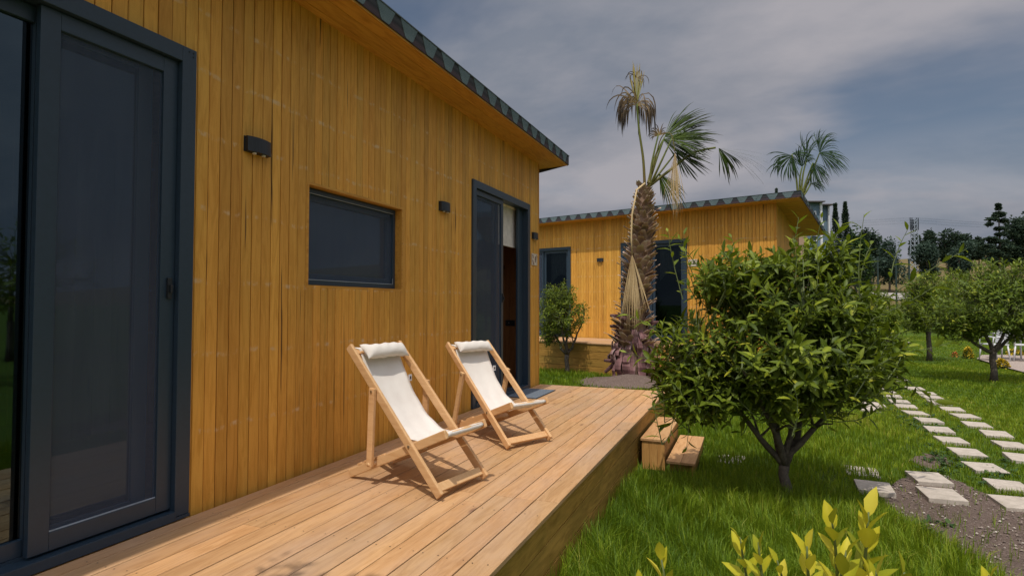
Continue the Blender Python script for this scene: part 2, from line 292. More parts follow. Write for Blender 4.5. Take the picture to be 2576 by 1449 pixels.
# ------------------------------------------------------------------ mesh helpers
class MB:
    def __init__(s): s.v = []; s.f = []; s.r = []; s.mi = []; s.seg = []
    def add(s, vs, fs, rnd=0.5, mi=0):
        b = len(s.v); s.seg.append((b, len(s.f))); s.v += [tuple(x) for x in vs]; s.r += [rnd]*len(vs) if isinstance(rnd, (int, float)) else list(rnd)
        s.f += [tuple(b+i for i in f) for f in fs]; s.mi += [mi]*len(fs)
    def box(s, x0, x1, y0, y1, z0, z1, rnd=None, mi=0, bev=0.0):
        if rnd is None: rnd = random.random()
        if bev <= 0:
            vs = [(x, y, z) for x in (x0, x1) for y in (y0, y1) for z in (z0, z1)]
            s.add(vs, [(0, 1, 3, 2), (4, 6, 7, 5), (0, 4, 5, 1), (2, 3, 7, 6), (0, 2, 6, 4), (1, 5, 7, 3)], rnd, mi)
        else:
            s.obox(((x0+x1)/2, (y0+y1)/2, (z0+z1)/2), (1, 0, 0), (0, 1, 0), (x1-x0)/2, (y1-y0)/2, (z1-z0)/2, rnd, mi, bev)
    def obox(s, c, a, bb, ha, hb, hc, rnd=None, mi=0, bev=0.0):
        """oriented box, long chamfered edges"""
        if rnd is None: rnd = random.random()
        c = Vector(c); a = Vector(a).normalized(); bb = Vector(bb); bb = (bb - a*bb.dot(a)).normalized(); n = a.cross(bb)
        if bev <= 0:
            vs = [c+a*ha*i+bb*hb*j+n*hc*k for i in (-1, 1) for j in (-1, 1) for k in (-1, 1)]
            s.add(vs, [(0, 1, 3, 2), (4, 6, 7, 5), (0, 4, 5, 1), (2, 3, 7, 6), (0, 2, 6, 4), (1, 5, 7, 3)], rnd, mi); return
        e = min(bev, ha*.9, hb*.9, hc*.9)
        bm = bmesh.new(); bmesh.ops.create_cube(bm, size=2)
        for vv in bm.verts: vv.co = Vector((vv.co.x*ha, vv.co.y*hb, vv.co.z*hc))
        bmesh.ops.bevel(bm, geom=bm.edges[:], offset=e, segments=2, profile=0.6, affect='EDGES')
        bm.verts.index_update()
        s.add([c+a*v.co.x+bb*v.co.y+n*v.co.z for v in bm.verts], [tuple(v.index for v in f.verts) for f in bm.faces], rnd, mi); bm.free()
    def tube(s, pts, rad, n=8, rnd=0.5, mi=0, cap=True, jitter=0.0):
        pts = [Vector(p) for p in pts]
        if not hasattr(rad, '__len__'): rad = [rad]*len(pts)
        vs = []; rr = []; prev = None
        for i, p in enumerate(pts):
            d = (pts[min(i+1, len(pts)-1)]-pts[max(i-1, 0)]).normalized()
            if prev is None:
                u = d.orthogonal().normalized()
            else:
                u = (prev-d*prev.dot(d)).normalized()
            prev = u; w_ = d.cross(u)
            for k in range(n):
                a = 2*math.pi*k/n; q = rad[i]*(1+jitter*(random.random()-.5))
                vs.append(p+u*math.cos(a)*q+w_*math.sin(a)*q)
                rr.append(rnd if isinstance(rnd, (int, float)) else rnd[i])
        fs = [(i*n+k, i*n+(k+1) % n, (i+1)*n+(k+1) % n, (i+1)*n+k) for i in range(len(pts)-1) for k in range(n)]
        if cap: fs += [tuple(range(n-1, -1, -1)), tuple((len(pts)-1)*n+k for k in range(n))]
        s.add(vs, fs, rr, mi)
    def build(s, name, mats, parent=None, smooth=False):
        me = bpy.data.meshes.new(name); me.from_pydata(s.v, [], s.f)
        if not isinstance(mats, (list, tuple)): mats = [mats]
        for x in mats: me.materials.append(x)
        a = me.attributes.new('rnd', 'FLOAT', 'POINT'); a.data.foreach_set('value', np.array(s.r, dtype=np.float32))
        if len(mats) > 1: me.polygons.foreach_set('material_index', s.mi)
        if smooth: me.polygons.foreach_set('use_smooth', [True]*len(s.f))
        me.update(); ob = bpy.data.objects.new(name, me); COL.objects.link(ob)
        if parent: ob.parent = parent
        return ob
def build_each(mb, name, mats, parent=None, smooth=False):
    """every piece of the builder becomes an object of its own"""
    out = []; seg = mb.seg+[(len(mb.v), len(mb.f))]
    for (v0, f0), (v1, f1) in zip(seg[:-1], seg[1:]):
        q = MB(); q.add(mb.v[v0:v1], [tuple(i-v0 for i in f) for f in mb.f[f0:f1]], mb.r[v0:v1]); out.append(q.build(name, mats, parent, smooth))
    return out
def np_mesh(name, V, F, rnd, mat, parent=None, smooth=True):
    """V (n,3), F (m,k) with k fixed, or list of such arrays"""
    me = bpy.data.meshes.new(name); Fs = F if isinstance(F, list) else [F]
    me.vertices.add(len(V)); me.vertices.foreach_set('co', np.ascontiguousarray(V, dtype=np.float32).ravel())
    nl = sum(f.size for f in Fs); npoly = sum(len(f) for f in Fs)
    me.loops.add(nl); me.loops.foreach_set('vertex_index', np.concatenate([f.ravel() for f in Fs]).astype(np.int32))
    tot = np.concatenate([np.full(len(f), f.shape[1]) for f in Fs]); st = np.concatenate([[0], np.cumsum(tot)[:-1]])
    me.polygons.add(npoly); me.polygons.foreach_set('loop_start', st.astype(np.int32)); me.polygons.foreach_set('loop_total', tot.astype(np.int32))
    if smooth: me.polygons.foreach_set('use_smooth', np.ones(npoly, dtype=bool))
    me.materials.append(mat); a = me.attributes.new('rnd', 'FLOAT', 'POINT'); a.data.foreach_set('value', np.ascontiguousarray(rnd, dtype=np.float32))
    me.update(calc_edges=True); me.validate()
    ob = bpy.data.objects.new(name, me); COL.objects.link(ob)
    if parent: ob.parent = parent
    return ob
def tag(o, label=None, cat=None, group=None, kind=None):
    if label: o['label'] = label
    if cat: o['category'] = cat
    if group: o['group'] = group
    if kind: o['kind'] = kind
    return o
def empty(name, loc=(0, 0, 0), rz=0.0):
    e = bpy.data.objects.new(name, None); COL.objects.link(e); e.location = loc; e.rotation_euler = (0, 0, rz); e.empty_display_size = 0.2; return e
def copy_tree(o, parent=None):
    c = o.copy(); COL.objects.link(c)
    if parent: c.parent = parent
    for ch in list(o.children): copy_tree(ch, c)
    return c

# leaf blade template (along +X, across Y, up Z)
def leaf_arrays(P, D, U, Ln, Wd, fold=0.35, curl=0.25, rnd=None):
    """P base pts, D dir, U up-ish, lengths, widths -> V,F,rnd (11 verts, 4 quads + 4 tris per leaf)"""
    n = len(P); D = D/np.linalg.norm(D, axis=1)[:, None]; S = np.cross(D, U); S /= np.linalg.norm(S, axis=1)[:, None]+1e-9; U = np.cross(S, D)
    st = np.array([0.22, 0.50, 0.80]); wd = np.array([0.70, 1.0, 0.56])
    V = np.zeros((n, 11, 3)); Ln = Ln[:, None]; Wd = Wd[:, None]
    cu_ = curl*rng.uniform(0.3, 1.7, (n, 1))
    V[:, 0] = P
    for i in range(3):
        c = P+D*Ln*st[i]-U*Ln*cu_*st[i]**2
        h = Wd*0.5*wd[i]
        V[:, 1+3*i] = c-S*h+U*h*fold; V[:, 2+3*i] = c; V[:, 3+3*i] = c+S*h+U*h*fold
    V[:, 10] = P+D*Ln-U*Ln*cu_
    b = (np.arange(n)*11)[:, None]
    q = np.concatenate([b+np.array([[1, 2, 5, 4]]), b+np.array([[2, 3, 6, 5]]), b+np.array([[4, 5, 8, 7]]), b+np.array([[5, 6, 9, 8]])])
    tr = np.concatenate([b+np.array([[0, 2, 1]]), b+np.array([[0, 3, 2]]), b+np.array([[7, 8, 10]]), b+np.array([[8, 9, 10]])])
    r = np.repeat(rng.random(n) if rnd is None else rnd, 11).reshape(n, 11)
    r[:, [0, 2, 5, 8]] += 0.13; r[:, [1, 4, 7]] -= 0.05; r = np.clip(r, 0, 1).ravel()
    return V.reshape(-1, 3), q, tr, r

# ------------------------------------------------------------------ terrain
DN = np.array([-math.sin(YAW), math.cos(YAW)]); RN = np.array([math.cos(YAW), math.sin(YAW)])
def terrain(x, y):
    dx, dy = x-EYE[0], y-EYE[1]; dep = dx*DN[0]+dy*DN[1]; lat = dx*RN[0]+dy*RN[1]
    d = np.clip(dep-27.0, 0, None)
    h = np.interp(dep, [30, 45, 60, 90, 130, 170, 400, 3000], [0, 1.9, 4.3, 8.3, 12.0, 13.0, 6, -40])
    side = np.interp(lat/np.maximum(dep, 1), [-0.4, 0.3, 0.75, 1.0], [0.6, 0.8, 1.05, 1.5])
    side = np.where(dep > 30, side, 1.0)
    bmp = 0.35*np.sin(x*0.11+1.3)*np.cos(y*0.09)*np.clip((dep-34)/30, 0, 1)
    return GZ+h*side+bmp
rr = np.concatenate([np.linspace(0.0, 30, 31), np.linspace(31, 180, 100), np.geomspace(186, 3500, 26)]); aa = np.linspace(0, 2*math.pi, 241)[:-1]
A_, R_ = np.meshgrid(aa, rr[1:]); X = EYE[0]+R_*np.cos(A_); Y = EYE[1]+R_*np.sin(A_); Z = terrain(X, Y)
V = np.stack([X, Y, Z], -1).reshape(-1, 3); V = np.vstack([V, [[EYE[0], EYE[1], GZ]]]); na = len(aa); nr = len(rr)-1
i, j = np.meshgrid(np.arange(nr-1), np.arange(na), indexing='ij'); j2 = (j+1) % na
F = np.stack([i*na+j, (i+1)*na+j, (i+1)*na+j2, i*na+j2], -1).reshape(-1, 4)
Ft = np.stack([np.full(na, nr*na), np.arange(na), (np.arange(na)+1) % na], -1)
tag(np_mesh('ground', V, [F, Ft], np.zeros(len(V)), M['ground']), kind='structure')

def in_poly(px, py, poly):
    poly = np.asarray(poly); ins = np.zeros(len(px), bool); n = len(poly); jj = n-1
    for k in range(n):
        xi, yi = poly[k]; xj, yj = poly[jj]
        c = ((yi > py) != (yj > py)) & (px < (xj-xi)*(py-yi)/(yj-yi+1e-12)+xi); ins ^= c; jj = k
    return ins
def patch(name, poly, z, mat, sub=6, jit=0.05, mound=None):
    """ragged edged sheet lying on the ground"""
    pts = []
    n = len(poly)
    for k in range(n):
        a = np.array(poly[k]); b_ = np.array(poly[(k+1) % n])
        for s_ in range(sub):
            q = a+(b_-a)*s_/sub; q = q+rng.normal(0, jit, 2); pts.append(q)
    bm = bmesh.new(); vs = [bm.verts.new((p[0], p[1], z)) for p in pts]
    bm.faces.new(vs); bmesh.ops.triangulate(bm, faces=bm.faces[:])
    if mound:
        for _ in range(4): bmesh.ops.subdivide_edges(bm, edges=[e for e in bm.edges if e.calc_length() > 0.08], cuts=1)
        bmesh.ops.triangulate(bm, faces=bm.faces[:])
        for v_ in bm.verts: v_.co.z += mound(v_.co.x, v_.co.y)
    me = bpy.data.meshes.new(name); bm.to_mesh(me); bm.free(); me.materials.append(mat)
    if mound: me.polygons.foreach_set('use_smooth', [True]*len(me.polygons))
    o_ = bpy.data.objects.new(name, me); COL.objects.link(o_); return o_
dirt_px = [(2222, 1245), (2265, 1205), (2330, 1188), (2400, 1205), (2450, 1230), (2500, 1255), (2640, 1270), (2760, 1330), (2760, 1560), (2560, 1500), (2480, 1425), (2400, 1385), (2320, 1350), (2262, 1310), (2215, 1260)]
DIRT = [tuple(on_z(u, v)[:2]) for u, v in dirt_px]
def dirt_z(x, y): return 0.005*mnoise.noise((x*3, y*3, 0))+0.005*mnoise.noise((x*11, y*11, 2))+0.005
tag(patch('bare_soil', DIRT, GZ+0.004, M['dirt'], 5, 0.03, dirt_z), kind='structure')
DIRT2 = [tuple(on_z(u, v)[:2]) for u, v in [(2285, 1160), (2325, 1140), (2385, 1150), (2395, 1172), (2330, 1182)]]
tag(patch('bare_soil', DIRT2, GZ+0.004, M['dirt'], 5, 0.03), kind='structure')
PALM = np.array([0.50, 11.86])
MOUND = [(PALM[0]+rx*math.cos(a), PALM[1]-0.25+ry*math.sin(a)) for a in np.linspace(0, 2*math.pi, 14)[:-1] for rx, ry in [(1.15, 1.05)]]
def mound_z(x, y): return 0.20*math.exp(-((x-PALM[0]-.1)**2+(y-PALM[1]+0.45)**2)/0.40)+0.02*mnoise.noise((x*5, y*5, 0))+0.02
tag(patch('soil_mound', MOUND, GZ+0.004, M['dirt'], 4, 0.04, mound_z), kind='structure')
STRIP = [(-0.5, 7.66), (0.9, 7.66), (1.0, 7.95), (0.2, 8.1), (-0.5, 8.15)]
tag(patch('soil_edge', STRIP, GZ+0.004, M['dirt'], 5, 0.04), kind='structure')
TER = [tuple(on_z(u, v)[:2]) for u, v in [(2457, 906), (2531, 929), (2580, 942), (2760, 990), (2900, 897), (2470, 896.5)]]
tp = patch('terrace', TER, GZ+0.05, M['terrace'], 1, 0.0); tag(tp, kind='structure')
def on_terrain(u, dep):
    p = EYE+ (cf*0+np.array([DN[0], DN[1], 0]))*dep + np.array([RN[0], RN[1], 0])*dep*(u-1288)/FPX
    return np.array([p[0], p[1], float(terrain(np.array(p[0]), np.array(p[1])))])
# hillside road as ribbon following the terrain
rd = MB(); pr = []
for (u, dep, wd_) in [(2160, 47, 2.0), (2215, 45, 3.0), (2262, 45, 2.4), (2292, 46, 1.6)]:
    c_ = on_terrain(u, dep); c2 = on_terrain(u+10, dep+wd_+1.0); pr.append((c_, c2))
vs = []
for k in range(len(pr)-1):
    for s_ in range(6):
        a = pr[k][0]*(1-s_/6)+pr[k+1][0]*s_/6; b_ = pr[k][1]*(1-s_/6)+pr[k+1][1]*s_/6
        for tt in (0, .33, .66, 1):
            q = a*(1-tt)+b_*tt; q[2] = float(terrain(np.array(q[0]), np.array(q[1])))+0.12; vs.append(q)
nn = len(vs)//4
rd.add(vs, [(4*k+c_, 4*k+c_+1, 4*k+c_+5, 4*k+c_+4) for k in range(nn-1) for c_ in range(3)])
tag(rd.build('road', M['road']), kind='structure')

# ------------------------------------------------------------------ cabins
def sdoor_frames(door, y0, y1, H, detail=True):
    f = MB(); T = 0.082; X1 = 0.022
    f.box(-0.09, X1, y0, y0+T, 0.02, H, .5, bev=0.003); f.box(-0.09, X1, y1-T, y1, 0.02, H, .5, bev=0.003)
    f.box(-0.09, X1, y0+T, y1-T, H-T, H, .5, bev=0.003); f.box(-0.10, 0.03, y0+T-0.001, y1-T+0.001, 0.003, 0.05, .5, bev=0.003)
    f.box(-0.10, 0.026, y0, y0+T-0.001, 0.003, 0.019, .5); f.box(-0.10, 0.026, y1-T+0.001, y1, 0.003, 0.019, .5)
    for k in range(2): f.box(-0.055-0.03*k, -0.050-0.03*k, y0+T, y1-T, 0.05, 0.062, .5)       # track rails
    return f.build('door_frame', M['frame'], door)
def sash(name, door, y0, y1, z0, z1, xf, kind, stile=0.075, glass='glass'):
    s_ = MB(); d = 0.03
    s_.box(xf-d, xf, y0, y0+stile, z0, z1, .5, bev=0.003); s_.box(xf-d, xf, y1-stile, y1, z0, z1, .5, bev=0.003)
    s_.box(xf-d, xf, y0+stile, y1-stile, z1-stile, z1, .5, bev=0.003); s_.box(xf-d, xf, y0+stile, y1-stile, z0, z0+stile, .5, bev=0.003)
    o_ = s_.build(name, M['frame'], door)
    p = MB(); yy0, yy1, zz0, zz1 = y0+stile, y1-stile, z0+stile, z1-stile
    px = xf-0.012 if kind == 'screen' else xf-0.018
    p.add([(px, yy0, zz0), (px, yy1, zz0), (px, yy1, zz1), (px, yy0, zz1)], [(0, 1, 2, 3)])
    p.build('mesh_panel' if kind == 'screen' else 'glass_pane', M['screen' if kind == 'screen' else glass], o_)
    if kind == 'screen':
        b_ = MB(); e = 0.004; b_.box(px, px+0.006, yy0, yy1, zz0, zz0+e, .5)
        b_.build('bead', M['galv'], o_)
    return o_
def screws(door, pts):
    k = MB()
    for (x, y, z) in pts: k.tube([(x-.001, y, z), (x+0.003, y, z)], 0.004, 6)
    build_each(k, 'screw', M['black'], door)
def wall_lamp(root_rot, origin, y, z, label, first=[None], group='black wall lamps'):
    """curved black down-light; built once, then copied"""
    if first[0] is None:
        e = empty('wall_lamp'); b_ = MB()
        n = 8; prof = [(0.0, -0.0875)]+[(0.052*math.sin(math.pi*(0.16+0.68*k/n))**0.7, -0.0875+0.175*k/n) for k in range(n+1)]+[(0.0, 0.0875)]
        vs = [(px, py, 0.0) for px, py in prof]+[(px*0.92, py, 0.088) for px, py in prof]; m_ = len(prof)
        b_.add(vs, [tuple(range(m_-1, -1, -1)), tuple(range(m_, 2*m_))]+[(k, (k+1) % m_, m_+(k+1) % m_, m_+k) for k in range(m_)])
        b_.build('lamp_housing', M['black'], e)
        l_ = MB()
        for yy in (-0.035, 0.035): l_.tube([(0.026, yy, -0.0015), (0.026, yy, -0.010)], 0.012, 10)
        build_each(l_, 'lens', M['blind'], e)
        p_ = MB(); p_.box(0.0, 0.004, -0.092, 0.092, -0.002, 0.090, bev=0.0015); p_.build('back_plate', M['black'], e)
        first[0] = e; o_ = e
    else: o_ = copy_tree(first[0])
    c_, s_ = math.cos(root_rot), math.sin(root_rot)
    o_.location = (origin[0]+0.001*c_-y*s_, origin[1]+0.001*s_+y*c_, origin[2]+z); o_.rotation_euler = (0, 0, root_rot)
    tag(o_, label, 'wall lamp', group); return o_

def cabin(name, label, origin, rz, ya, yb, doors, windows, gable, zw=3.09, depth=2.45, deck=None, zbot=0.0):
    root = empty(name, origin, rz); tag(root, label, 'cabin')
    openings = [(d[0], d[1], 0.0, 2.445) for d in doors]+[(w_[0], w_[1], w_[2], w_[3]) for w_ in windows]
    pw = 0.0755
    # front cladding
    cl = MB(); bk = MB()
    edges = list(np.arange(ya, yb-0.02, pw))+[yb]
    for k in range(len(edges)-1):
        y0, y1 = edges[k], edges[k+1]
        cuts = sorted({y0, y1, *[o_[0] for o_ in openings if y0 < o_[0] < y1], *[o_[1] for o_ in openings if y0 < o_[1] < y1]})
        r_ = random.random(); gA = random.choice((0.0014, 0.0018, 0.0022, 0.0022, 0.0036)); gB = random.choice((0.0014, 0.0018, 0.0022, 0.0022, 0.0036))
        xo = random.uniform(-0.0012, 0.0012)
        for c0, c1 in zip(cuts[:-1], cuts[1:]):
            if c1-c0 < 0.004: continue
            mid = (c0+c1)/2; segs = [(zbot+0.004, zw)]
            for o_ in openings:
                if o_[0] < mid < o_[1]:
                    ns = []
                    for (a, b_) in segs:
                        if o_[2] > a: ns.append((a, min(b_, o_[2])))
                        if o_[3] < b_: ns.append((max(a, o_[3]), b_))
                    segs = [q for q in ns if q[1]-q[0] > 0.01]
            for (a, b_) in segs:
                ga = gA if c0 == y0 else 0; gb = gB if c1 == y1 else 0; ch = 0.003
                pr_ = [(-0.016, c0+ga), (-ch+xo, c0+ga), (xo, c0+ga+ch), (xo, c1-gb-ch), (-ch+xo, c1-gb), (-0.016, c1-gb)]
                vs = [(x, y, a) for x, y in pr_]+[(x, y, b_) for x, y in pr_]
                cl.add(vs, [(k2, (k2+1) % 6, 6+(k2+1) % 6, 6+k2) for k2 in range(6)]+[(5, 4, 3, 2, 1, 0), (6, 7, 8, 9, 10, 11)], r_)
                bk.add([(-0.012, c0, a), (-0.012, c1, a), (-0.012, c1, b_), (-0.012, c0, b_)], [(0, 1, 2, 3)])
    wall = cl.build('cladding_wall', M['clad'], root); bk.build('backing', M['framedk'], wall)
    # side and rear walls
    slope = math.tan(R(10.5)); sw = MB()
    for side, yy in ((0, ya), (1, yb)):
        ns = int(depth/pw)
        for k in range(ns):
            x1 = -0.016-k*pw if k == 0 else -k*pw; x0 = -(k+1)*pw; r_ = random.random(); yo = yy
            zt0 = zw+x0*slope; zt1 = zw+x1*slope; t_ = 0.016 if side else -0.016
            a0, a1 = x0+0.002, x1-0.002
            vs = [(a0, yo-t_, zbot), (a1, yo-t_, zbot), (a1, yo, zbot), (a0, yo, zbot), (a0, yo-t_, zt0), (a1, yo-t_, zt1), (a1, yo, zt1), (a0, yo, zt0)]
            sw.add(vs, [(0, 1, 2, 3), (7, 6, 5, 4), (0, 4, 5, 1), (1, 5, 6, 2), (2, 6, 7, 3), (3, 7, 4, 0)], r_)
        yb_ = yy-0.012 if side else yy+0.012
        bk2 = [(-0.02, yb_, zbot), (-depth, yb_, zbot), (-depth, yb_, zw-depth*slope), (-0.02, yb_, zw)]
        sw.add(bk2, [(0, 1, 2, 3)], .1)
    nb = int((yb-ya)/0.15)
    for k in range(nb):
        y0 = ya+0.02+k*(yb-ya-0.04)/nb; y1 = y0+(yb-ya-0.04)/nb-0.004
        sw.box(-depth-0.016, -depth, y0, y1, zbot, zw-depth*slope, random.random())
    sw.build('end_wall', M['clad'], root)
    # corner boards
    if yb < 5: pass
    cb = MB(); cb.box(-0.05, 0.006, yb+0.0005, yb+0.018, zbot, zw-0.012, .3, bev=0.002); cb.build('corner_board', M['clad'], root)
    # interior
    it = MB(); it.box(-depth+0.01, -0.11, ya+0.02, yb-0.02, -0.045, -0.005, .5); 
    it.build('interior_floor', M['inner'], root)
    # roof ----------------------------------------------------------------
    xe = 0.345; xb = -depth-0.18; y0r, y1r = ya-gable, yb+gable
    zs = lambda x: zw+x*math.tan(R(10.5)) if x < 0 else zw+x*0.045-0.01
    sf = MB(); nbrd = 22; xs = np.linspace(xb, xe-0.012, nbrd+1)
    for k in range(nbrd):
        a, b_ = xs[k]+0.0015, xs[k+1]-0.0015; r_ = random.random()
        if a < 0 < b_: b_ = b_
        za, zb_ = zs(a), zs(b_)
        vs = [(a, y0r+0.012, za), (b_, y0r+0.012, zb_), (b_, y1r-0.012, zb_), (a, y1r-0.012, za), (a, y0r+0.012, za+0.014), (b_, y0r+0.012, zb_+0.014), (b_, y1r-0.012, zb_+0.014), (a, y1r-0.012, za+0.014)]
        sf.add(vs, [(3, 2, 1, 0), (4, 5, 6, 7), (0, 1, 5, 4), (2, 3, 7, 6), (1, 2, 6, 5), (3, 0, 4, 7)], r_)
    sf.build('soffit', M['soffit'], root)
    rf = MB()
    prof = [(xb+0.002, zs(xb)+0.02), (0, zs(-0.001)+0.02), (xe-0.012, zs(xe)+0.02), (xe-0.012, zs(xe)+0.128), (xb+0.002, zs(xb)+0.128-0.02)]
    vs = [(x, y0r+0.0115, z) for x, z in prof]+[(x, y1r-0.0115, z) for x, z in prof]
    rf.add(vs, [(4, 3, 2, 1, 0), (5, 6, 7, 8, 9)]+[(k, (k+1) % 5, 5+(k+1) % 5, 5+k) for k in range(5)])
    rf.build('roof', M['sh_light'], root)
    # wooden trim under the shingle edge
    tm = MB(); zb0 = zs(xe)-0.006
    tm.box(xe-0.011, xe-0.001, y0r+0.011, y1r-0.011, zb0, zb0+0.03, .4)
    tm.build('eave_trim', M['soffit'], root)
    # shingle edge strip : dark band + paler tabs
    sd = MB(); st_ = MB(); H0, H1 = zs(xe)+0.008, zs(xe)+0.133
    sd.box(xe, xe+0.008, y0r, y1r, H0, H1, .5)
    def gable_strip(yy, sgn):
        vs = []
        for x in (xb, xe+0.008):
            zz = zs(x)+0.008; zt = H1+(x-xe)*math.tan(R(10.5)) 
            for dy in (0, 0.008*sgn): vs += [(x, yy+dy, zz), (x, yy+dy, zt)]
        sd.add(vs, [(0, 1, 5, 4), (2, 6, 7, 3), (0, 4, 6, 2), (1, 3, 7, 5), (0, 2, 3, 1), (4, 5, 7, 6)], .5)
    gable_strip(y1r+0.0005, 1); gable_strip(y0r-0.0005, -1)
    pitch = 0.3065; off = 3.10 if yb > 5 else 3.0998
    k0 = int((y0r-off)/pitch)-1
    for k in range(k0, k0+60):
        c_ = off+k*pitch; 
        wt, wb = 0.118, 0.055
        if c_-wt < y0r+0.003 or c_+wt > y1r-0.003: continue
        xx = xe+0.0085; jt = random.uniform(-.006, .006)
        pl = [(c_-wt, H1-0.001), (c_+wt, H1-0.001), (c_+wb+jt, H0+0.014), (c_+wb-0.015+jt, H0+0.004), (c_-wb+0.015+jt, H0+0.004), (c_-wb+jt, H0+0.014)]
        vs = [(xx, y, z) for y, z in pl]+[(xx+0.004, y, z) for y, z in pl]
        st_.add(vs, [(5, 4, 3, 2, 1, 0), (6, 7, 8, 9, 10, 11)]+[(q, (q+1) % 6, 6+(q+1) % 6, 6+q) for q in range(6)], random.random())
    nx = int((xe-xb)/pitch)
    for k in range(nx):
        cx_ = xe-0.12-k*pitch
        if cx_-0.12 < xb: break
        zc_ = zs(cx_)+0.008; zt_ = H1+(cx_-xe)*math.tan(R(10.5)); sl_ = math.tan(R(10.5))
        pl = [(cx_-.11, zt_-.11*sl_-.001), (cx_+.11, zt_+.11*sl_-.001), (cx_+.05, zc_+.05*sl_+.008), (cx_-.05, zc_-.05*sl_+.008)]
        for yy, sg in ((y1r+0.009, 1), (y0r-0.009, -1)):
            vs = [(x, yy, z) for x, z in pl]+[(x, yy+0.004*sg, z) for x, z in pl]
            st_.add(vs, [(3, 2, 1, 0), (4, 5, 6, 7)]+[(q, (q+1) % 4, 4+(q+1) % 4, 4+q) for q in range(4)], random.random())
    e1 = sd.build('shingle_edge', M['sh_dark'], root); st_.build('shingle_tabs', M['sh_light'], e1)
    dr = MB(); dr.box(xe-0.03, xe+0.016, y0r-0.014, y1r+0.014, H1+0.001, H1+0.010, .5)
    for yy in (y0r-0.014, y1r-0.016):
        z0_, z1_ = H1+0.001, H1+0.010; dx_ = xb-(xe-0.03)
        vs = [(xe-0.03, yy, z0_), (xe-0.03, yy+0.03, z0_), (xe-0.03, yy+0.03, z1_), (xe-0.03, yy, z1_)]
        vs += [(xb, yy, z0_+dx_*math.tan(R(10.5))), (xb, yy+0.03, z0_+dx_*math.tan(R(10.5))), (xb, yy+0.03, z1_+dx_*math.tan(R(10.5))), (xb, yy, z1_+dx_*math.tan(R(10.5)))]
        dr.add(vs, [(0, 1, 2, 3), (7, 6, 5, 4), (0, 4, 5, 1), (1, 5, 6, 2), (2, 6, 7, 3), (3, 7, 4, 0)])
    dr.build('drip_edge', M['drip'], root)
    # doors ---------------------------------------------------------------
    for (y0, y1, kind) in doors:
        H = 2.445; T = 0.082
        dr_ = empty('sliding_door', (0, 0, 0)); dr_.parent = root
        sdoor_frames(dr_, y0, y1, H)
        a, b_ = y0+T, y1-T; z0, z1 = 0.062, H-T-0.003
        if kind == 'near':     # glass sash left, screened sash right, standing forward
            mid = a+(b_-a)*0.648
            sash('door_sash', dr_, a, mid-0.005, z0, z1, -0.055, 'glass', 0.07)
            sash('door_sash', dr_, mid-0.03, b_-0.08, z0, z1, -0.055-0.032, 'glass', 0.075)
            sash('screen_sash', dr_, mid-0.08, b_-0.002, z0, z1, -0.008, 'screen', 0.078)
        elif kind == 'open':   # screened leaf slid left, gap on the right
            mid = y0+0.88
            sash('door_sash', dr_, a, mid-0.02, z0, z1, -0.06, 'glass', 0.075)
            sash('screen_sash', dr_, a+0.003, mid, z0, z1, -0.008, 'screen', 0.06)
            jb = MB(); jb.box(-0.085, -0.056, b_-0.17, b_-0.001, z0, z1, .5, bev=0.003); jb.build('fixed_stile', M['frame'], dr_)
        else:
            mid = (a+b_)/2-0.02
            sash('door_sash', dr_, a, mid+0.03, z0, z1, -0.06, 'glass', 0.07, 'glass_far')
            sash('door_sash', dr_, mid, b_-0.003, z0, z1, -0.026, 'glass', 0.07, 'glass_far')
            sash('screen_sash', dr_, a+0.003, mid-0.003, z0, z1, 0.008, 'screen', 0.05)
        h_ = MB(); hy = {'near': b_-0.035, 'open': y0+0.85, 'plain': b_-0.04}[kind]; hx = -0.008 if kind != 'plain' else -0.026
        h_.box(hx, hx+0.014, hy-0.012, hy+0.012, 1.13, 1.235, .5, bev=0.003); h_.box(hx+0.014, hx+0.03, hy-0.008, hy+0.004, 1.16, 1.20, .5, bev=0.002)
        h_.build('handle', M['black'], dr_)
        screws(dr_, [(0.022, y1-0.02, H-0.02), (0.022, y1-0.02, H-0.04), (0.022, y1-0.045, H-0.02), (0.022, y0+0.02, H-0.02), (0.022, y0+0.02, H-0.045)])
    for (y0, y1, z0, z1) in windows:
        wr = empty('window', (0, 0, 0)); wr.parent = root; rec = -0.062
        lin = MB(); t_ = 0.018
        lin.box(rec-0.06, 0.003, y0-t_, y0-0.001, z0-t_, z1+t_, .4); lin.box(rec-0.06, 0.003, y1+0.001, y1+t_, z0-t_, z1+t_, .4)
        lin.box(rec-0.06, 0.003, y0-0.001, y1+0.001, z1+0.001, z1+t_, .4); lin.box(rec-0.06, 0.001, y0-0.001, y1+0.001, z0-t_, z0-0.001, .4)
        lin.build('reveal', M['soffit'], wr)
        sash('window_frame', wr, y0, y1, z0, z1, rec-0.03, 'glass', 0.085)
        ws = sash('screen_frame', wr, y0+0.004, y1-0.004, z0+0.004, z1-0.004, rec, 'screen', 0.035)
        bd = MB(); e = 0.0035; a, b_, c_, d_ = y0+0.038, y1-0.038, z0+0.038, z1-0.038
        bd.box(rec-0.001, rec+0.003, a, b_, d_-e, d_, .5); bd.box(rec-0.001, rec+0.003, a, b_, c_, c_+e, .5); bd.box(rec-0.001, rec+0.002, b_-e*.8, b_, c_+e, c_+0.05, .5)
        build_each(bd, 'bead', M['spline'], ws)
    return root

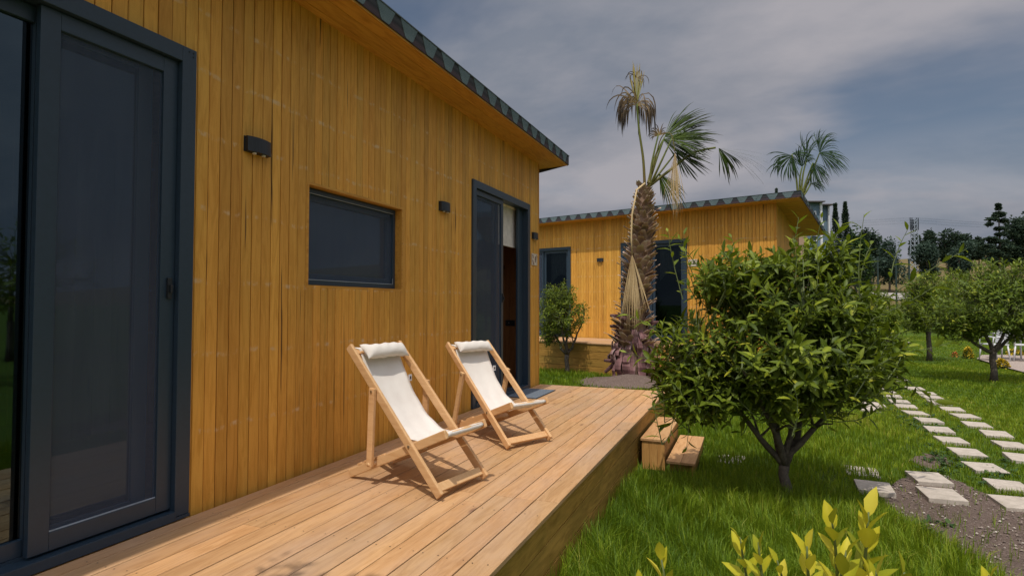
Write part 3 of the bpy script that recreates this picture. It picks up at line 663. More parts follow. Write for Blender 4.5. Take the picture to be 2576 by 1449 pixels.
CAB1 = cabin('wooden_cabin', 'near orange stained timber cabin with three dark framed openings behind the deckchairs', (0, 0, 0), 0.0, -0.9, 7.615,
      [(0.44, 2.171, 'near'), (5.504, 7.233, 'open')], [(3.052, 4.172, 1.232, 1.908)], 0.30, zbot=-0.40)
C2O = (0.0, 14.582, 0.235); C2R = R(-104.83)
CAB2 = cabin('wooden_cabin', 'far timber cabin with two dark sliding doors behind the palm', C2O, C2R, -5.1, 3.39,
      [(-3.52, -1.79, 'plain'), (-0.30, 1.42, 'plain')], [], 0.557, zbot=-0.66)
C2M = Matrix.Translation(C2O) @ Matrix.Rotation(C2R, 4, 'Z')

# interior of the near cabin seen through the open door
iv = MB()
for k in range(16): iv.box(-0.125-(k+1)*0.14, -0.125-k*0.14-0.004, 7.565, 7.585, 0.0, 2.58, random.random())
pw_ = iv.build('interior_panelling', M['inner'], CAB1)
bl = MB(); bl.box(-0.135, -0.130, 5.75, 7.10, 1.86, 2.36, .5); bl.tube([(-0.13, 5.75, 2.375), (-0.13, 7.10, 2.375)], 0.022, 10); bl.tube([(-0.1325, 5.75, 1.855), (-0.1325, 7.10, 1.855)], 0.008, 8)
bl.build('roller_blind', M['blind'], CAB1)
sw_ = MB(); sw_.box(-0.474, -0.334, 7.548, 7.5645, 0.803, 0.886, .5, bev=0.003); s1 = sw_.build('switch_plate', M['black'], CAB1)
sq = MB(); sq.box(-0.424, -0.414, 7.5455, 7.548, 0.844, 0.852, .5); sq.build('indicator', M['whitep'], s1)
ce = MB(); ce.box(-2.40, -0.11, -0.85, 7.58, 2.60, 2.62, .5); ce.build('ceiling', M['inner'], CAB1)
cu2 = MB()
for (yc, n_) in ((-2.18, 22), (1.02, 22)):
    vs = []
    for k in range(n_+1):
        y_ = yc-0.34+0.68*k/n_; x_ = -0.16+0.018*math.sin(k*2.1); vs += [(x_, y_, 1.45+0.25*math.sin(k/n_*3.14)), (x_, y_, 2.34)]
    cu2.add(vs, [(2*k, 2*k+2, 2*k+3, 2*k+1) for k in range(n_)])
build_each(cu2, 'curtain', M['blind'], CAB2)
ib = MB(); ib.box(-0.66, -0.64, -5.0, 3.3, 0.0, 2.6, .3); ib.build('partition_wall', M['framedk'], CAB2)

# lamps
wall_lamp(0, (0, 0, 0), 2.595, 2.00, 'large black wall lamp between the near sliding door and the window')
wall_lamp(0, (0, 0, 0), 4.890, 2.00, 'black wall lamp between the window and the open door')
wall_lamp(0, (0, 0, 0), 7.430, 2.00, 'black wall lamp above the number tile at the corner of the near cabin')
wall_lamp(C2R, C2O, -0.89, 2.00, 'small black wall lamp on the far cabin, left of the palm')
def c2y(u):   # local y on the far facade seen at pixel column u
    n_ = np.array([math.cos(C2R), math.sin(C2R), 0]); d = pray(u, 650); P0 = np.array([0, C2O[1], 0]); q = EYE+d*(((P0-EYE)@n_)/(d@n_))
    return float((q-P0)@np.array([-n_[1], n_[0], 0]))
wall_lamp(C2R, C2O, c2y(1831), 2.00, 'small black wall lamp on the far cabin, right of its right-hand door')

# number tile
def number_tile(loc, rz, label, digits, scale=1.0):
    e = empty('number_tile', loc, rz); tag(e, label, 'door number')
    p = MB(); p.box(0.001, 0.011, -0.105*scale, 0.105*scale, -0.080*scale, 0.080*scale, .5, bev=0.002); p.build('plate', M['tile'], e)
    cu_ = bpy.data.curves.new('digit_curve', 'FONT'); cu_.body = digits; cu_.size = 0.115*scale; cu_.align_x = 'CENTER'; cu_.align_y = 'CENTER'; cu_.shear = 0.2; cu_.offset = 0.0035
    to = bpy.data.objects.new('tmp', cu_); COL.objects.link(to); dg = bpy.context.evaluated_depsgraph_get(); me = bpy.data.meshes.new_from_object(to.evaluated_get(dg)); bpy.data.objects.remove(to)
    for v_ in me.vertices: v_.co = Vector((0.0125, v_.co.x+0.022*scale, v_.co.y-0.005*scale))
    me.materials.clear(); me.materials.append(M['tiledk']); d = bpy.data.objects.new('digit', me); COL.objects.link(d); d.parent = e
    v_ = MB(); rs = random.Random(3)
    for (yy, zz, r_) in [(-.075, .05, .013), (-.062, .036, .010), (-.07, .018, .009), (-.078, -.02, .012), (-.066, -.036, .010), (-.055, -.05, .011), (-.072, -.058, .009), (-.045, -.062, .008), (.078, .052, .010), (.085, .038, .008), (.07, .062, .008)]:
        v_.tube([(0.0112, yy*scale, zz*scale), (0.0135, yy*scale, zz*scale)], r_*scale, 9)
    v_.build('painted_fruit', M['tilebr'], e)
    return e
number_tile((0.0, 7.437, 1.722), 0, 'cream tile with number 9 and painted fruit beside the open door', '9')
q = C2M @ Vector((0.0, c2y(1743), 1.86)); number_tile(tuple(q), C2R, 'small cream number tile on the far cabin beside its right-hand door', '8', 1.0)

# ------------------------------------------------------------------ decks
def deck(name, label, origin, rz, x1, ya, yb, hgt, seams, nrows, pw=0.1232):
    root = empty(name, origin, rz); tag(root, label, 'deck')
    b_ = MB(); n = int(round(x1/pw)); pw = x1/n
    for k in range(n):
        xs0, xs1 = k*pw+0.0028, (k+1)*pw-0.0028
        if k == 0: xs0 = 0.032
        cuts = sorted([ya]+[s+random.choice((0, 0, 0.0))+(0.035 if (k*7) % 3 == 1 else 0) for s in seams[k % len(seams)]]+[yb])
        for c0, c1 in zip(cuts[:-1], cuts[1:]):
            xx1 = xs1+(0.018 if k == n-1 else 0)
            b_.box(xs0, xx1, c0+0.001, c1-0.001, -0.025, random.uniform(-0.0008, 0.0008), random.random(), bev=0.003)
    db = b_.build('deck_boards', M['deck'], root)
    sc_ = MB()
    for yy in np.arange(ya+0.35, yb-0.1, 0.62):
        for k in range(n):
            for dx in (0.026, pw-0.026):
                xx = k*pw+dx
                if xx < 0.045: continue
                jx, jy = random.uniform(-.004, .004), random.uniform(-.008, .008); r0 = 0.0036
                sc_.add([(xx+jx+r0*math.cos(a), yy+jy+r0*math.sin(a), 0.0012) for a in np.linspace(0, 2*math.pi, 7)[:-1]], [(0, 1, 2, 3, 4, 5)], .5)
    tag(sc_.build('screw_heads', M['black'], root), kind='stuff')
    u_ = MB(); u_.box(0.02, x1-0.04, ya+0.03, yb-0.03, -0.10, -0.030, .5); u_.build('joists', M['framedk'], root)
    f_ = MB(); rh = (hgt-0.026)/nrows
    for r_ in range(nrows):
        z1 = -0.026-r_*rh; z0 = z1-rh+0.007; sx = [ya, (ya+yb)*0.5+(-1)**r_*1.1-0.6, yb] if r_ else [ya, 2.964 if yb > 5 else 0.5, yb]
        for c0, c1 in zip(sx[:-1], sx[1:]): f_.box(x1-0.025, x1-0.004-0.0015*(r_ % 2), c0+0.001, c1-0.001, z0, z1, random.random(), bev=0.002)
        f_.box(0.03, x1-0.026, yb-0.028, yb-0.006, z0, z1, random.random()); f_.box(0.03, x1-0.026, ya+0.006, ya+0.028, z0, z1, random.random())
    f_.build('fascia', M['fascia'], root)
    return root
deck('timber_deck', 'long low timber deck of pale boards carrying the two deckchairs', (0, 0, 0), 0, 1.724, -1.2, 7.612, 0.475,
     [[1.1, 5.6], [3.3, 6.9], [0.4, 5.305], [2.2, 6.3], [-0.2, 4.4], [1.6, 6.95], [0.2, 5.9], [3.075, 7.1], [1.2, 6.7], [3.078, 5.305], [2.9, 7.0], [3.09, 5.30, 7.05], [3.09, 5.308, 6.75], [3.07, 5.43]], 3)
deck('timber_deck', 'raised timber deck in front of the far cabin behind the palm', C2O, C2R, 1.80, -5.3, 3.0, 0.71,
     [[-2.0], [0.6, -3.1], [-0.7], [1.4, -3.0]], 4)
def step(name, label, x0, x1, y0, y1, top, origin=(0, 0, 0), rz=0, z_g=GZ, nb=2, inset=0.012):
    e = empty(name, origin, rz); tag(e, label, 'step')
    t_ = MB(); w_ = (x1-x0)/nb
    for k in range(nb): t_.box(x0+k*w_+0.0015, x0+(k+1)*w_-0.0015, y0, y1, top-0.024, top, random.random(), bev=0.003)
    t_.build('tread', M['step'], e)
    r_ = MB(); nv = 3
    for k in range(nv):
        a = x0+0.012+k*(x1-x0-0.024)/nv; b_ = x0+0.012+(k+1)*(x1-x0-0.024)/nv
        r_.box(a+0.001, b_-0.001, y0+inset, y0+inset+0.02, z_g+0.002, top-0.025, random.random()); r_.box(a+0.001, b_-0.001, y1-0.032, y1-0.012, z_g+0.002, top-0.025, random.random())
    r_.box(x1-0.034, x1-0.014, y0+0.034, y1-0.034, z_g+0.002, top-0.025, random.random())
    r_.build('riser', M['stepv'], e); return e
step('deck_step', 'upper timber step against the side of the near deck', 1.745, 1.985, 5.66, 6.82, -0.18)
step('deck_step', 'lower timber step on the grass beside the upper step', 2.00, 2.26, 5.55, 6.72, -0.345, inset=0.16)
step('deck_step', 'upper timber step in front of the far deck, right of the palm', 1.85, 2.15, 1.30, 2.75, -0.20, C2O, C2R, -0.705)
step('deck_step', 'lower timber step in front of the far deck, right of the palm', 2.16, 2.46, 1.30, 2.75, -0.42, C2O, C2R, -0.705)

# door mat
dm = empty('door_mat', (0.215, 6.755, 0.0015)); tag(dm, 'grey blue door mat in front of the open door', 'door mat')
q = MB(); q.box(-0.19, 0.19, -0.355, 0.355, 0, 0.009, .5, bev=0.002); q.build('pile', M['mat'], dm)
q = MB(); q.box(-0.20, 0.20, -0.365, 0.365, -0.0005, 0.005, .5); q.build('edging', M['darkedge'], dm)

# ------------------------------------------------------------------ deckchairs
def rail(mb, p0, p1, y, wid, thk, rnd=None, bev=0.006):
    a = Vector((p0[0], y, p0[1])); c = Vector((p1[0], y, p1[1])); d = c-a
    mb.obox((a+c)/2, d, (0, 1, 0), d.length/2, thk/2, wid/2, rnd, 0, bev)
def deckchair(label, loc, rz, T, RB, S, PV, NT, seed):
    random.seed(seed)
    e = empty('deckchair', loc, rz); tag(e, label, 'deckchair', 'deckchairs on the near deck')
    W = 0.46; wid = 0.052; thk = 0.024
    ext = lambda p, q_, d: (p[0]+(p[0]-q_[0])/math.hypot(p[0]-q_[0], p[1]-q_[1])*d, p[1]+(p[1]-q_[1])/math.hypot(p[0]-q_[0], p[1]-q_[1])*d)
    F0 = (-0.012, 0.022)
    for y in (thk/2, W-thk/2):
        m_ = MB(); rail(m_, F0, ext(T, F0, 0.01), y, wid, thk); m_.build('back_rail', M['beech'], e)
    y0, y1 = thk+0.004+thk/2, W-thk-0.004-thk/2
    RB0 = (RB[0]+0.02, 0.024)
    for y in (y0, y1):
        m_ = MB(); rail(m_, RB0, S, y, wid, thk)
        m_.build('seat_rail', M['beech'], e)
    for y in (-0.004-thk/2, W+0.004+thk/2):
        m_ = MB(); rail(m_, ext(PV, NT, 0.02), (NT[0], NT[1]+0.01), y, 0.045, thk); m_.build('prop_leg', M['beech'], e)
    def cross(name, p, rad=0.013, w0=0, w1=W, flat=None):
        m_ = MB()
        if flat: 
            d = Vector((T[0]-F0[0], 0, T[1]-F0[1]))
            m_.obox((p[0], (w0+w1)/2, p[1]), (0, 1, 0), d, (w1-w0)/2, flat[0], flat[1], None, 0, 0.005)
        else: m_.tube([(p[0], w0, p[1]), (p[0], w1, p[1])], rad, 12)
        return m_.build(name, M['beech'], e, smooth=not flat)
    al = lambda f: (F0[0]+(T[0]-F0[0])*f, F0[1]+(T[1]-F0[1])*f)
    fc = al(0.045); cross('foot_rail', (fc[0], fc[1]+0.0), flat=(0.026, 0.011), w0=thk, w1=W-thk)
    tc_ = al(0.965); cross('head_rail', tc_, flat=(0.024, 0.011), w0=thk, w1=W-thk)
    lS = math.hypot(S[0]-RB0[0], S[1]-RB0[1]); sr = (S[0]-(S[0]-RB0[0])/lS*0.02, S[1]-(S[1]-RB0[1])/lS*0.02)
    cross('seat_front_rail', sr, 0.016, w0=thk*2+0.004, w1=W-thk*2-0.004)
    bl_ = lambda f: (RB0[0]+(S[0]-RB0[0])*f, RB0[1]+(S[1]-RB0[1])*f)
    cross('prop_bar', (NT[0], NT[1]+0.024), 0.012, w0=-0.03, w1=W+0.03)
    rb = bl_(0.40); cross('brace', rb, flat=(0.02, 0.010), w0=thk*2+0.004, w1=W-thk*2-0.004)
    # support notches: small blocks on the seat rails
    nb = MB()
    for f in (0.13, 0.2):
        for y in (y0, y1):
            p = bl_(f); nb.obox((p[0]-0.012, y, p[1]+0.031), (S[0]-RB0[0], 0, S[1]-RB0[1]), (0, 1, 0), 0.016, thk/2-0.001, 0.007, .4, 0, 0.003)
    for y in (y0, y1):
        p = bl_(0.34); nb.obox((p[0], y, p[1]+0.029), (S[0]-RB0[0], 0, S[1]-RB0[1]), (0, 1, 0), 0.045, thk/2-0.001, 0.008, .4, 0, 0.004)
    build_each(nb, 'notch_block', M['beech'], e)
    # bolts
    bt = MB(); F = 0.31; bo = al(F)
    for y, s_ in ((-0.0005, -1), (W+0.0005, 1)): bt.tube([(bo[0], y, bo[1]), (bo[0], y+0.004*s_, bo[1])], 0.008, 10); 
    for y, s_ in ((-thk-0.0045, -1), (W+thk+0.0045, 1)): bt.tube([(PV[0], y, PV[1]), (PV[0], y+0.004*s_, PV[1])], 0.008, 10)
    build_each(bt, 'bolt', M['steel'], e)
    # canvas sling : from head rail, sagging, over the seat front rail
    p0 = (tc_[0]+0.006, tc_[1]+0.012); p3 = (sr[0]+0.006, sr[1]+0.017)
    c1 = (tc_[0]+0.22, tc_[1]-0.42); c2 = (sr[0]-0.30, sr[1]-0.20)
    pts = []
    for k in range(41):
        t_ = k/40; u_ = 1-t_
        pts.append((u_**3*p0[0]+3*u_*u_*t_*c1[0]+3*u_*t_*t_*c2[0]+t_**3*p3[0], u_**3*p0[1]+3*u_*u_*t_*c1[1]+3*u_*t_*t_*c2[1]+t_**3*p3[1]))
    wrapT = [(tc_[0]-0.022, tc_[1]-0.03), (tc_[0]-0.020, tc_[1]+0.012), (tc_[0]-0.006, tc_[1]+0.024)]
    wrapS = [(sr[0]+0.017, sr[1]+0.006), (sr[0]+0.017, sr[1]-0.008), (sr[0]+0.004, sr[1]-0.018), (sr[0]-0.02, sr[1]-0.024)]
    path = wrapT+pts+wrapS; n = len(path); ny = 14; g = MB(); vs = []
    for i_, (x, z) in enumerate(path):
        t_ = i_/(n-1)
        cy = W/2; hw = (W/2-thk*2-0.010) - 0.014*math.sin(math.pi*t_)
        if i_ < 3: hw = W/2-thk-0.004-0.012*0
        for k in range(ny+1):
            s_ = -1+2*k/ny; sag = 0.018*math.sin(math.pi*t_)*(1-s_*s_)
            wr = 0.003*math.sin(9*s_+11*t_)*math.sin(math.pi*t_)+0.004*(abs(s_)**6)*math.sin(40*t_)
            vs.append((x-sag*0.5, cy+s_*hw, z-sag*0.5+wr))
    g.add(vs, [(i_*(ny+1)+k, (i_+1)*(ny+1)+k, (i_+1)*(ny+1)+k+1, i_*(ny+1)+k+1) for i_ in range(n-1) for k in range(ny)])
    sling = g.build('canvas_sling', M['canvas'], e, smooth=True)
    md = sling.modifiers.new('thick', 'SOLIDIFY'); md.thickness = 0.0025; md.offset = 0
    # stitched hem strip at the seat edge
    # pillow
    pm = MB(); n1, n2 = 22, 14; vs = []; pd = Vector((T[0]-F0[0], 0, T[1]-F0[1])).normalized(); nd = Vector((-pd.z, 0, pd.x))*-1.0
    base = Vector((tc_[0], 0, tc_[1]))-pd*0.045+nd*0.052
    for i_ in range(n1+1):
        s_ = -1+2*i_/n1; yy = W/2+s_*0.173
        taper = (1-abs(s_)**5)**0.5; r_ = 0.030+0.016*taper if abs(s_) < 0.999 else 0.030
        for k in range(n2):
            a = 2*math.pi*k/n2; flat = 0.20+0.80*taper
            corner = (abs(math.cos(a))**4)*0.012*(abs(s_)**6)
            q_ = base+pd*((0.050+corner)*math.cos(a)*(1+0.05*math.sin(5*s_+a)))+nd*(0.040*flat*math.sin(a)-0.006*(1-flat))
            vs.append((q_.x, yy+ (0.010*abs(math.cos(a))**4*s_ if abs(s_) > .9 else 0), q_.z+0.003*math.sin(13*s_+2*a)))
    pm.add(vs, [(i_*n2+k, i_*n2+(k+1) % n2, (i_+1)*n2+(k+1) % n2, (i_+1)*n2+k) for i_ in range(n1) for k in range(n2)]+[tuple(range(n2-1, -1, -1)), tuple(n1*n2+k for k in range(n2))])
    pl_ = pm.build('pillow', M['canvas'], e, smooth=True)
    # care tag at the sling's far edge
    tg = MB(); p = pts[7]; yy = W/2+(W/2-thk*2-0.010)
    tg.box(p[0]-0.002, p[0]+0.001, yy-0.004, yy+0.026, p[1]-0.022, p[1]+0.022, .5); to = tg.build('care_tag', M['whitep'], e)
    tg = MB(); tg.box(p[0]+0.0012, p[0]+0.002, yy+0.007, yy+0.019, p[1]-0.010, p[1]+0.010, .5); tg.build('print', M['tiledk'], to)
    return e
deckchair('nearer cream canvas deckchair with wooden frame and pillow on the deck', (1.125, 2.863, 0.002), R(-10.5), (-0.761, 0.826), (-0.798, 0), (0.006, 0.367), (-0.526, 0.571), (-0.545, 0.105), 1)
deckchair('farther cream canvas deckchair with wooden frame, beside the open door', (1.044, 4.044, 0.002), R(-26.85), (-0.834, 0.752), (-0.831, 0), (-0.012, 0.334), (-0.576, 0.520), (-0.70, 0.060), 2)
random.seed(11)

# ------------------------------------------------------------------ stepping stones
def stone_shape(seed):
    rs = random.Random(seed); b_ = MB(); b_.box(-0.133, 0.133, -0.170, 0.170, -0.03, 0.012, rs.random(), bev=0.004); return b_
def ZA(a, b_): return (2100.8+a*.225, 833+b_*.225)
def ZB(a, b_): return (1557.6+a*.3954, 905.5+b_*.3954)
ordn = ['first', 'second', 'third', 'fourth', 'fifth', 'sixth', 'seventh', 'eighth', 'ninth', 'tenth', 'eleventh', 'twelfth', 'thirteenth', 'fourteenth', 'fifteenth', 'sixteenth', 'seventeenth']
STONES = []
def stones(lst, labf, group, zt=0.0):
    for k, (u, v) in enumerate(lst):
        p = on_z(u, v, GZ+0.03); s_ = stone_shape(len(STONES)).build('stepping_stone', M['stone'])
        s_.location = (p[0], p[1], GZ+0.022+zt); s_.rotation_euler = (R(random.uniform(-1, 1)), R(random.uniform(-1, 1)), R(random.uniform(-5, 5)))
        tag(s_, labf(k), 'stepping stone', group)
        if 'almost' not in labf(k) and 'sunk' not in labf(k): STONES.append((p[0], p[1]))
left = [ZB(2325, 680), ZB(2212, 583), ZA(1297, 1212), ZA(1160, 1095), ZA(1045, 990), ZA(897, 910), ZA(790, 836), ZA(716, 781), ZA(632, 722), ZA(562, 670), ZA(518, 636), ZA(445, 588), ZA(410, 530), ZA(372, 504)]
right = [ZB(2530, 905), ZB(2475, 796), ZA(2105, 1412), ZA(1965, 1266), ZA(1800, 1143), ZA(1580, 1040), ZA(1450, 943), ZA(1305, 868), ZA(1172, 790), ZA(1080, 734), ZA(1015, 690), ZA(888, 636), ZA(705, 537), ZA(655, 505), ZA(610, 462)]
stones(left, lambda k: f'pale stepping stone, {ordn[k]} from the near end of the left-hand row', 'stepping stones of the left-hand row')
stones(right, lambda k: f'pale stepping stone, {ordn[k]} from the near end of the right-hand row', 'stepping stones of the right-hand row')
for (u, v), lab in [(ZB(1968, 753), 'raised pale paving stone at the edge of the bare soil, farther of the pair'), (ZB(2047, 858), 'raised pale paving stone lying on the bare soil, nearer of the pair'),
                    (ZB(1545, 692), 'pale stone sunk in grass right of the big citrus tree trunk'), (ZB(1622, 812), 'pale stone half hidden behind the yellow shoots, nearest the soil'),
                    (ZB(712, 612), 'pale stone almost hidden in shaded grass left of the citrus trunk'), (ZA(432, 822), 'pale stone left of the left-hand row, behind the tree leaves'), (ZA(385, 872), 'pale stone under the right edge of the big citrus crown'),
                    (ZA(665, 131), 'pale stone far away on the lawn beside a small trunk'), (ZA(800, 127), 'farthest pale stone on the lawn, left of the middle orchard tree')]:
    stones([(u, v)], lambda k: lab, 'loose stepping stones', -0.03 if 'almost' in lab else -0.022 if 'sunk' in lab else 0.012)

# ------------------------------------------------------------------ grass
def grass(n, dep0, dep1, lat_lo, lat_hi, h0, h1, wd_, lean=0.5):
    dep = np.sqrt(rng.uniform(dep0**2, dep1**2, n)); lat = rng.uniform(lat_lo, lat_hi, n)*dep
    x = EYE[0]+DN[0]*dep+RN[0]*lat; y = EYE[1]+DN[1]*dep+RN[1]*lat
    keep = ~((x > -2.6) & (x < 1.735) & (y < 7.63)) & ~((x > 1.73) & (x < 2.27) & (y > 5.54) & (y < 6.84))
    # far cabin and deck
    cx, cy = x-C2O[0], y-C2O[1]; lx = cx*math.cos(C2R)+cy*math.sin(C2R); ly = -cx*math.sin(C2R)+cy*math.cos(C2R)
    keep &= ~((lx > -2.6) & (lx < 1.82) & (ly > -5.4) & (ly < 3.4)) & ~((lx > 1.8) & (lx < 2.48) & (ly > 1.28) & (ly < 2.77))
    keep &= ~(in_poly(x, y, DIRT) & (rng.random(n) < 0.96)) & ~in_poly(x, y, TER) & ~(in_poly(x, y, DIRT2) & (rng.random(n) < 0.85)) & ~(in_poly(x, y, STRIP) & (rng.random(n) < 0.9))
    keep &= ~(((x-PALM[0])**2+(y-PALM[1]+0.25)**2 < 0.95) & (rng.random(n) < 0.97))
    for (sx, sy) in STONES: keep &= ~((abs(x-sx) < 0.125) & (abs(y-sy) < 0.16))
    # sparser, darker band between the stone rows and the soil
    pn = np.array([mnoise.noise((float(a)*0.9, float(b_)*0.9, 3.1)) for a, b_ in zip(x, y)])
    keep &= rng.random(n) < np.clip(1.05+0.9*pn, 0.45, 1)
    x, y, pn = x[keep], y[keep], pn[keep]; m_ = len(x)
    dS = np.full(m_, 9.0)
    for (sx, sy) in STONES: dS = np.minimum(dS, np.hypot(x-sx, y-sy))
    hs = rng.uniform(h0, h1, m_)*(1+0.35*pn)*np.clip(0.45+dS*0.55, 0.5, 1.0)
    # longer tufts by the deck and the tree, shorter toward the path
    latw = (x-1.7); hs *= np.clip(1.35-0.13*latw, 0.55, 1.35)
    hs *= np.where(np.hypot(x-3.0, y-5.5) < 0.5, 1.15, 1)
    a = rng.uniform(0, 2*math.pi, m_); cl_ = np.floor(x*7)*13.7+np.floor(y*7)*7.1; a = a*0.5+np.sin(cl_)*3
    ln = rng.uniform(0.1, 1.0, m_)**1.3*lean; dx, dy = np.cos(a)*ln, np.sin(a)*ln
    ps = a+math.pi/2+rng.uniform(-.6, .6, m_); sx, sy = np.cos(ps)*wd_/2, np.sin(ps)*wd_/2
    z0 = terrain(x, y)-0.004
    V = np.zeros((m_, 5, 3))
    V[:, 0] = np.stack([x-sx, y-sy, z0], -1); V[:, 1] = np.stack([x+sx, y+sy, z0], -1)
    mx_, my_ = x+dx*hs*0.35, y+dy*hs*0.35; zm = z0+hs*0.58
    V[:, 2] = np.stack([mx_-sx*.75, my_-sy*.75, zm], -1); V[:, 3] = np.stack([mx_+sx*.75, my_+sy*.75, zm], -1)
    V[:, 4] = np.stack([x+dx*hs*1.05, y+dy*hs*1.05, z0+hs*(1-0.35*ln)], -1)
    pn2 = np.array([mnoise.noise((float(a)*0.35, float(b_)*0.35, 7.7)) for a, b_ in zip(x, y)])
    c = np.clip(0.42+0.4*pn+0.35*pn2+rng.normal(0, 0.21, m_)+np.where(rng.random(m_) < 0.03, 0.5, 0), 0, 1)
    return V.reshape(-1, 3), m_, np.repeat(c, 5)
parts = [grass(85000, 2.6, 5.0, -0.35, 1.15, 0.07, 0.17, 0.0048, 0.75), grass(95000, 5.0, 9.0, -0.4, 1.1, 0.06, 0.12, 0.008), grass(110000, 9.0, 16.0, -0.1, 1.05, 0.05, 0.10, 0.014), grass(60000, 16, 32, 0.3, 1.05, 0.05, 0.10, 0.026)]
V = np.concatenate([p[0] for p in parts]); n = sum(p[1] for p in parts); b_ = (np.arange(n)*5)[:, None]
tag(np_mesh('grass', V, [b_+np.array([[0, 1, 3, 2]]), b_+np.array([[2, 3, 4]])], np.concatenate([p[2] for p in parts]), M['grass'], smooth=False),
    'green lawn grass, long beside the deck and shorter along the stone path', 'grass', kind='stuff')
# pebbles and clods on the bare soil
P_ = []; xs_, ys_ = np.array(DIRT)[:, 0], np.array(DIRT)[:, 1]
pb = MB(); cnt = 0
while cnt < 1500:
    x, y = rng.uniform(xs_.min(), xs_.max()), rng.uniform(ys_.min(), ys_.max())
    if not in_poly(np.array([x]), np.array([y]), DIRT)[0]: continue
    s_ = 0.003+0.012*rng.random()**3; a = rng.uniform(0, 6.28); z = GZ+0.012+dirt_z(x, y)
    c0, s0 = math.cos(a)*s_, math.sin(a)*s_
    pb.add([(x+c0, y+s0, z), (x-s0*.8, y+c0*.8, z), (x-c0, y-s0, z), (x+s0*.8, y-c0*.8, z), (x, y, z+s_*.7), (x, y, z-s_*.5)],
           [(0, 1, 4), (1, 2, 4), (2, 3, 4), (3, 0, 4), (1, 0, 5), (2, 1, 5), (3, 2, 5), (0, 3, 5)], rng.random()); cnt += 1
mt, t, b, o = new_mat('pebble'); at = N(t, 'ShaderNodeAttribute', attribute_name='rnd'); L(t, ramp(t, at.outputs['Fac'], [(0, (0.10, 0.075, 0.06)), (0.7, (0.22, 0.17, 0.14)), (1, (0.50, 0.45, 0.38))]), b.inputs['Base Color']); b.inputs['Roughness'].default_value = 0.9
tag(pb.build('pebbles', mt), 'small stones and clods scattered on the bare soil', 'pebbles', kind='stuff')
# small broad-leaved weeds along the path
P = []
for _ in range(260):
    u, v = [(2230, 1010), (2330, 1080), (2200, 1000), (2250, 1035), (2290, 1340), (2360, 1165), (2500, 1190), (2300, 1060)][rng.integers(8)]
    p = on_z(u+rng.normal(0, 38), v+rng.normal(0, 16)); P += [p+np.array([rng.normal(0, .02), rng.normal(0, .02), 0.01]) for _ in range(6)]
P = np.array(P); nn = len(P); a = rng.uniform(0, 6.28, nn)
V, q, tr, r_ = leaf_arrays(P, np.stack([np.cos(a), np.sin(a), rng.uniform(.3, 1.0, nn)], -1), np.tile([0, 0, 1.0], (nn, 1)), rng.uniform(.03, .07, nn), rng.uniform(.015, .035, nn))
tag(np_mesh('weeds', V, [q, tr], r_*0.6+0.2, M['midfol']), 'low broad leaved weeds growing along the stone path', 'weeds', kind='stuff')

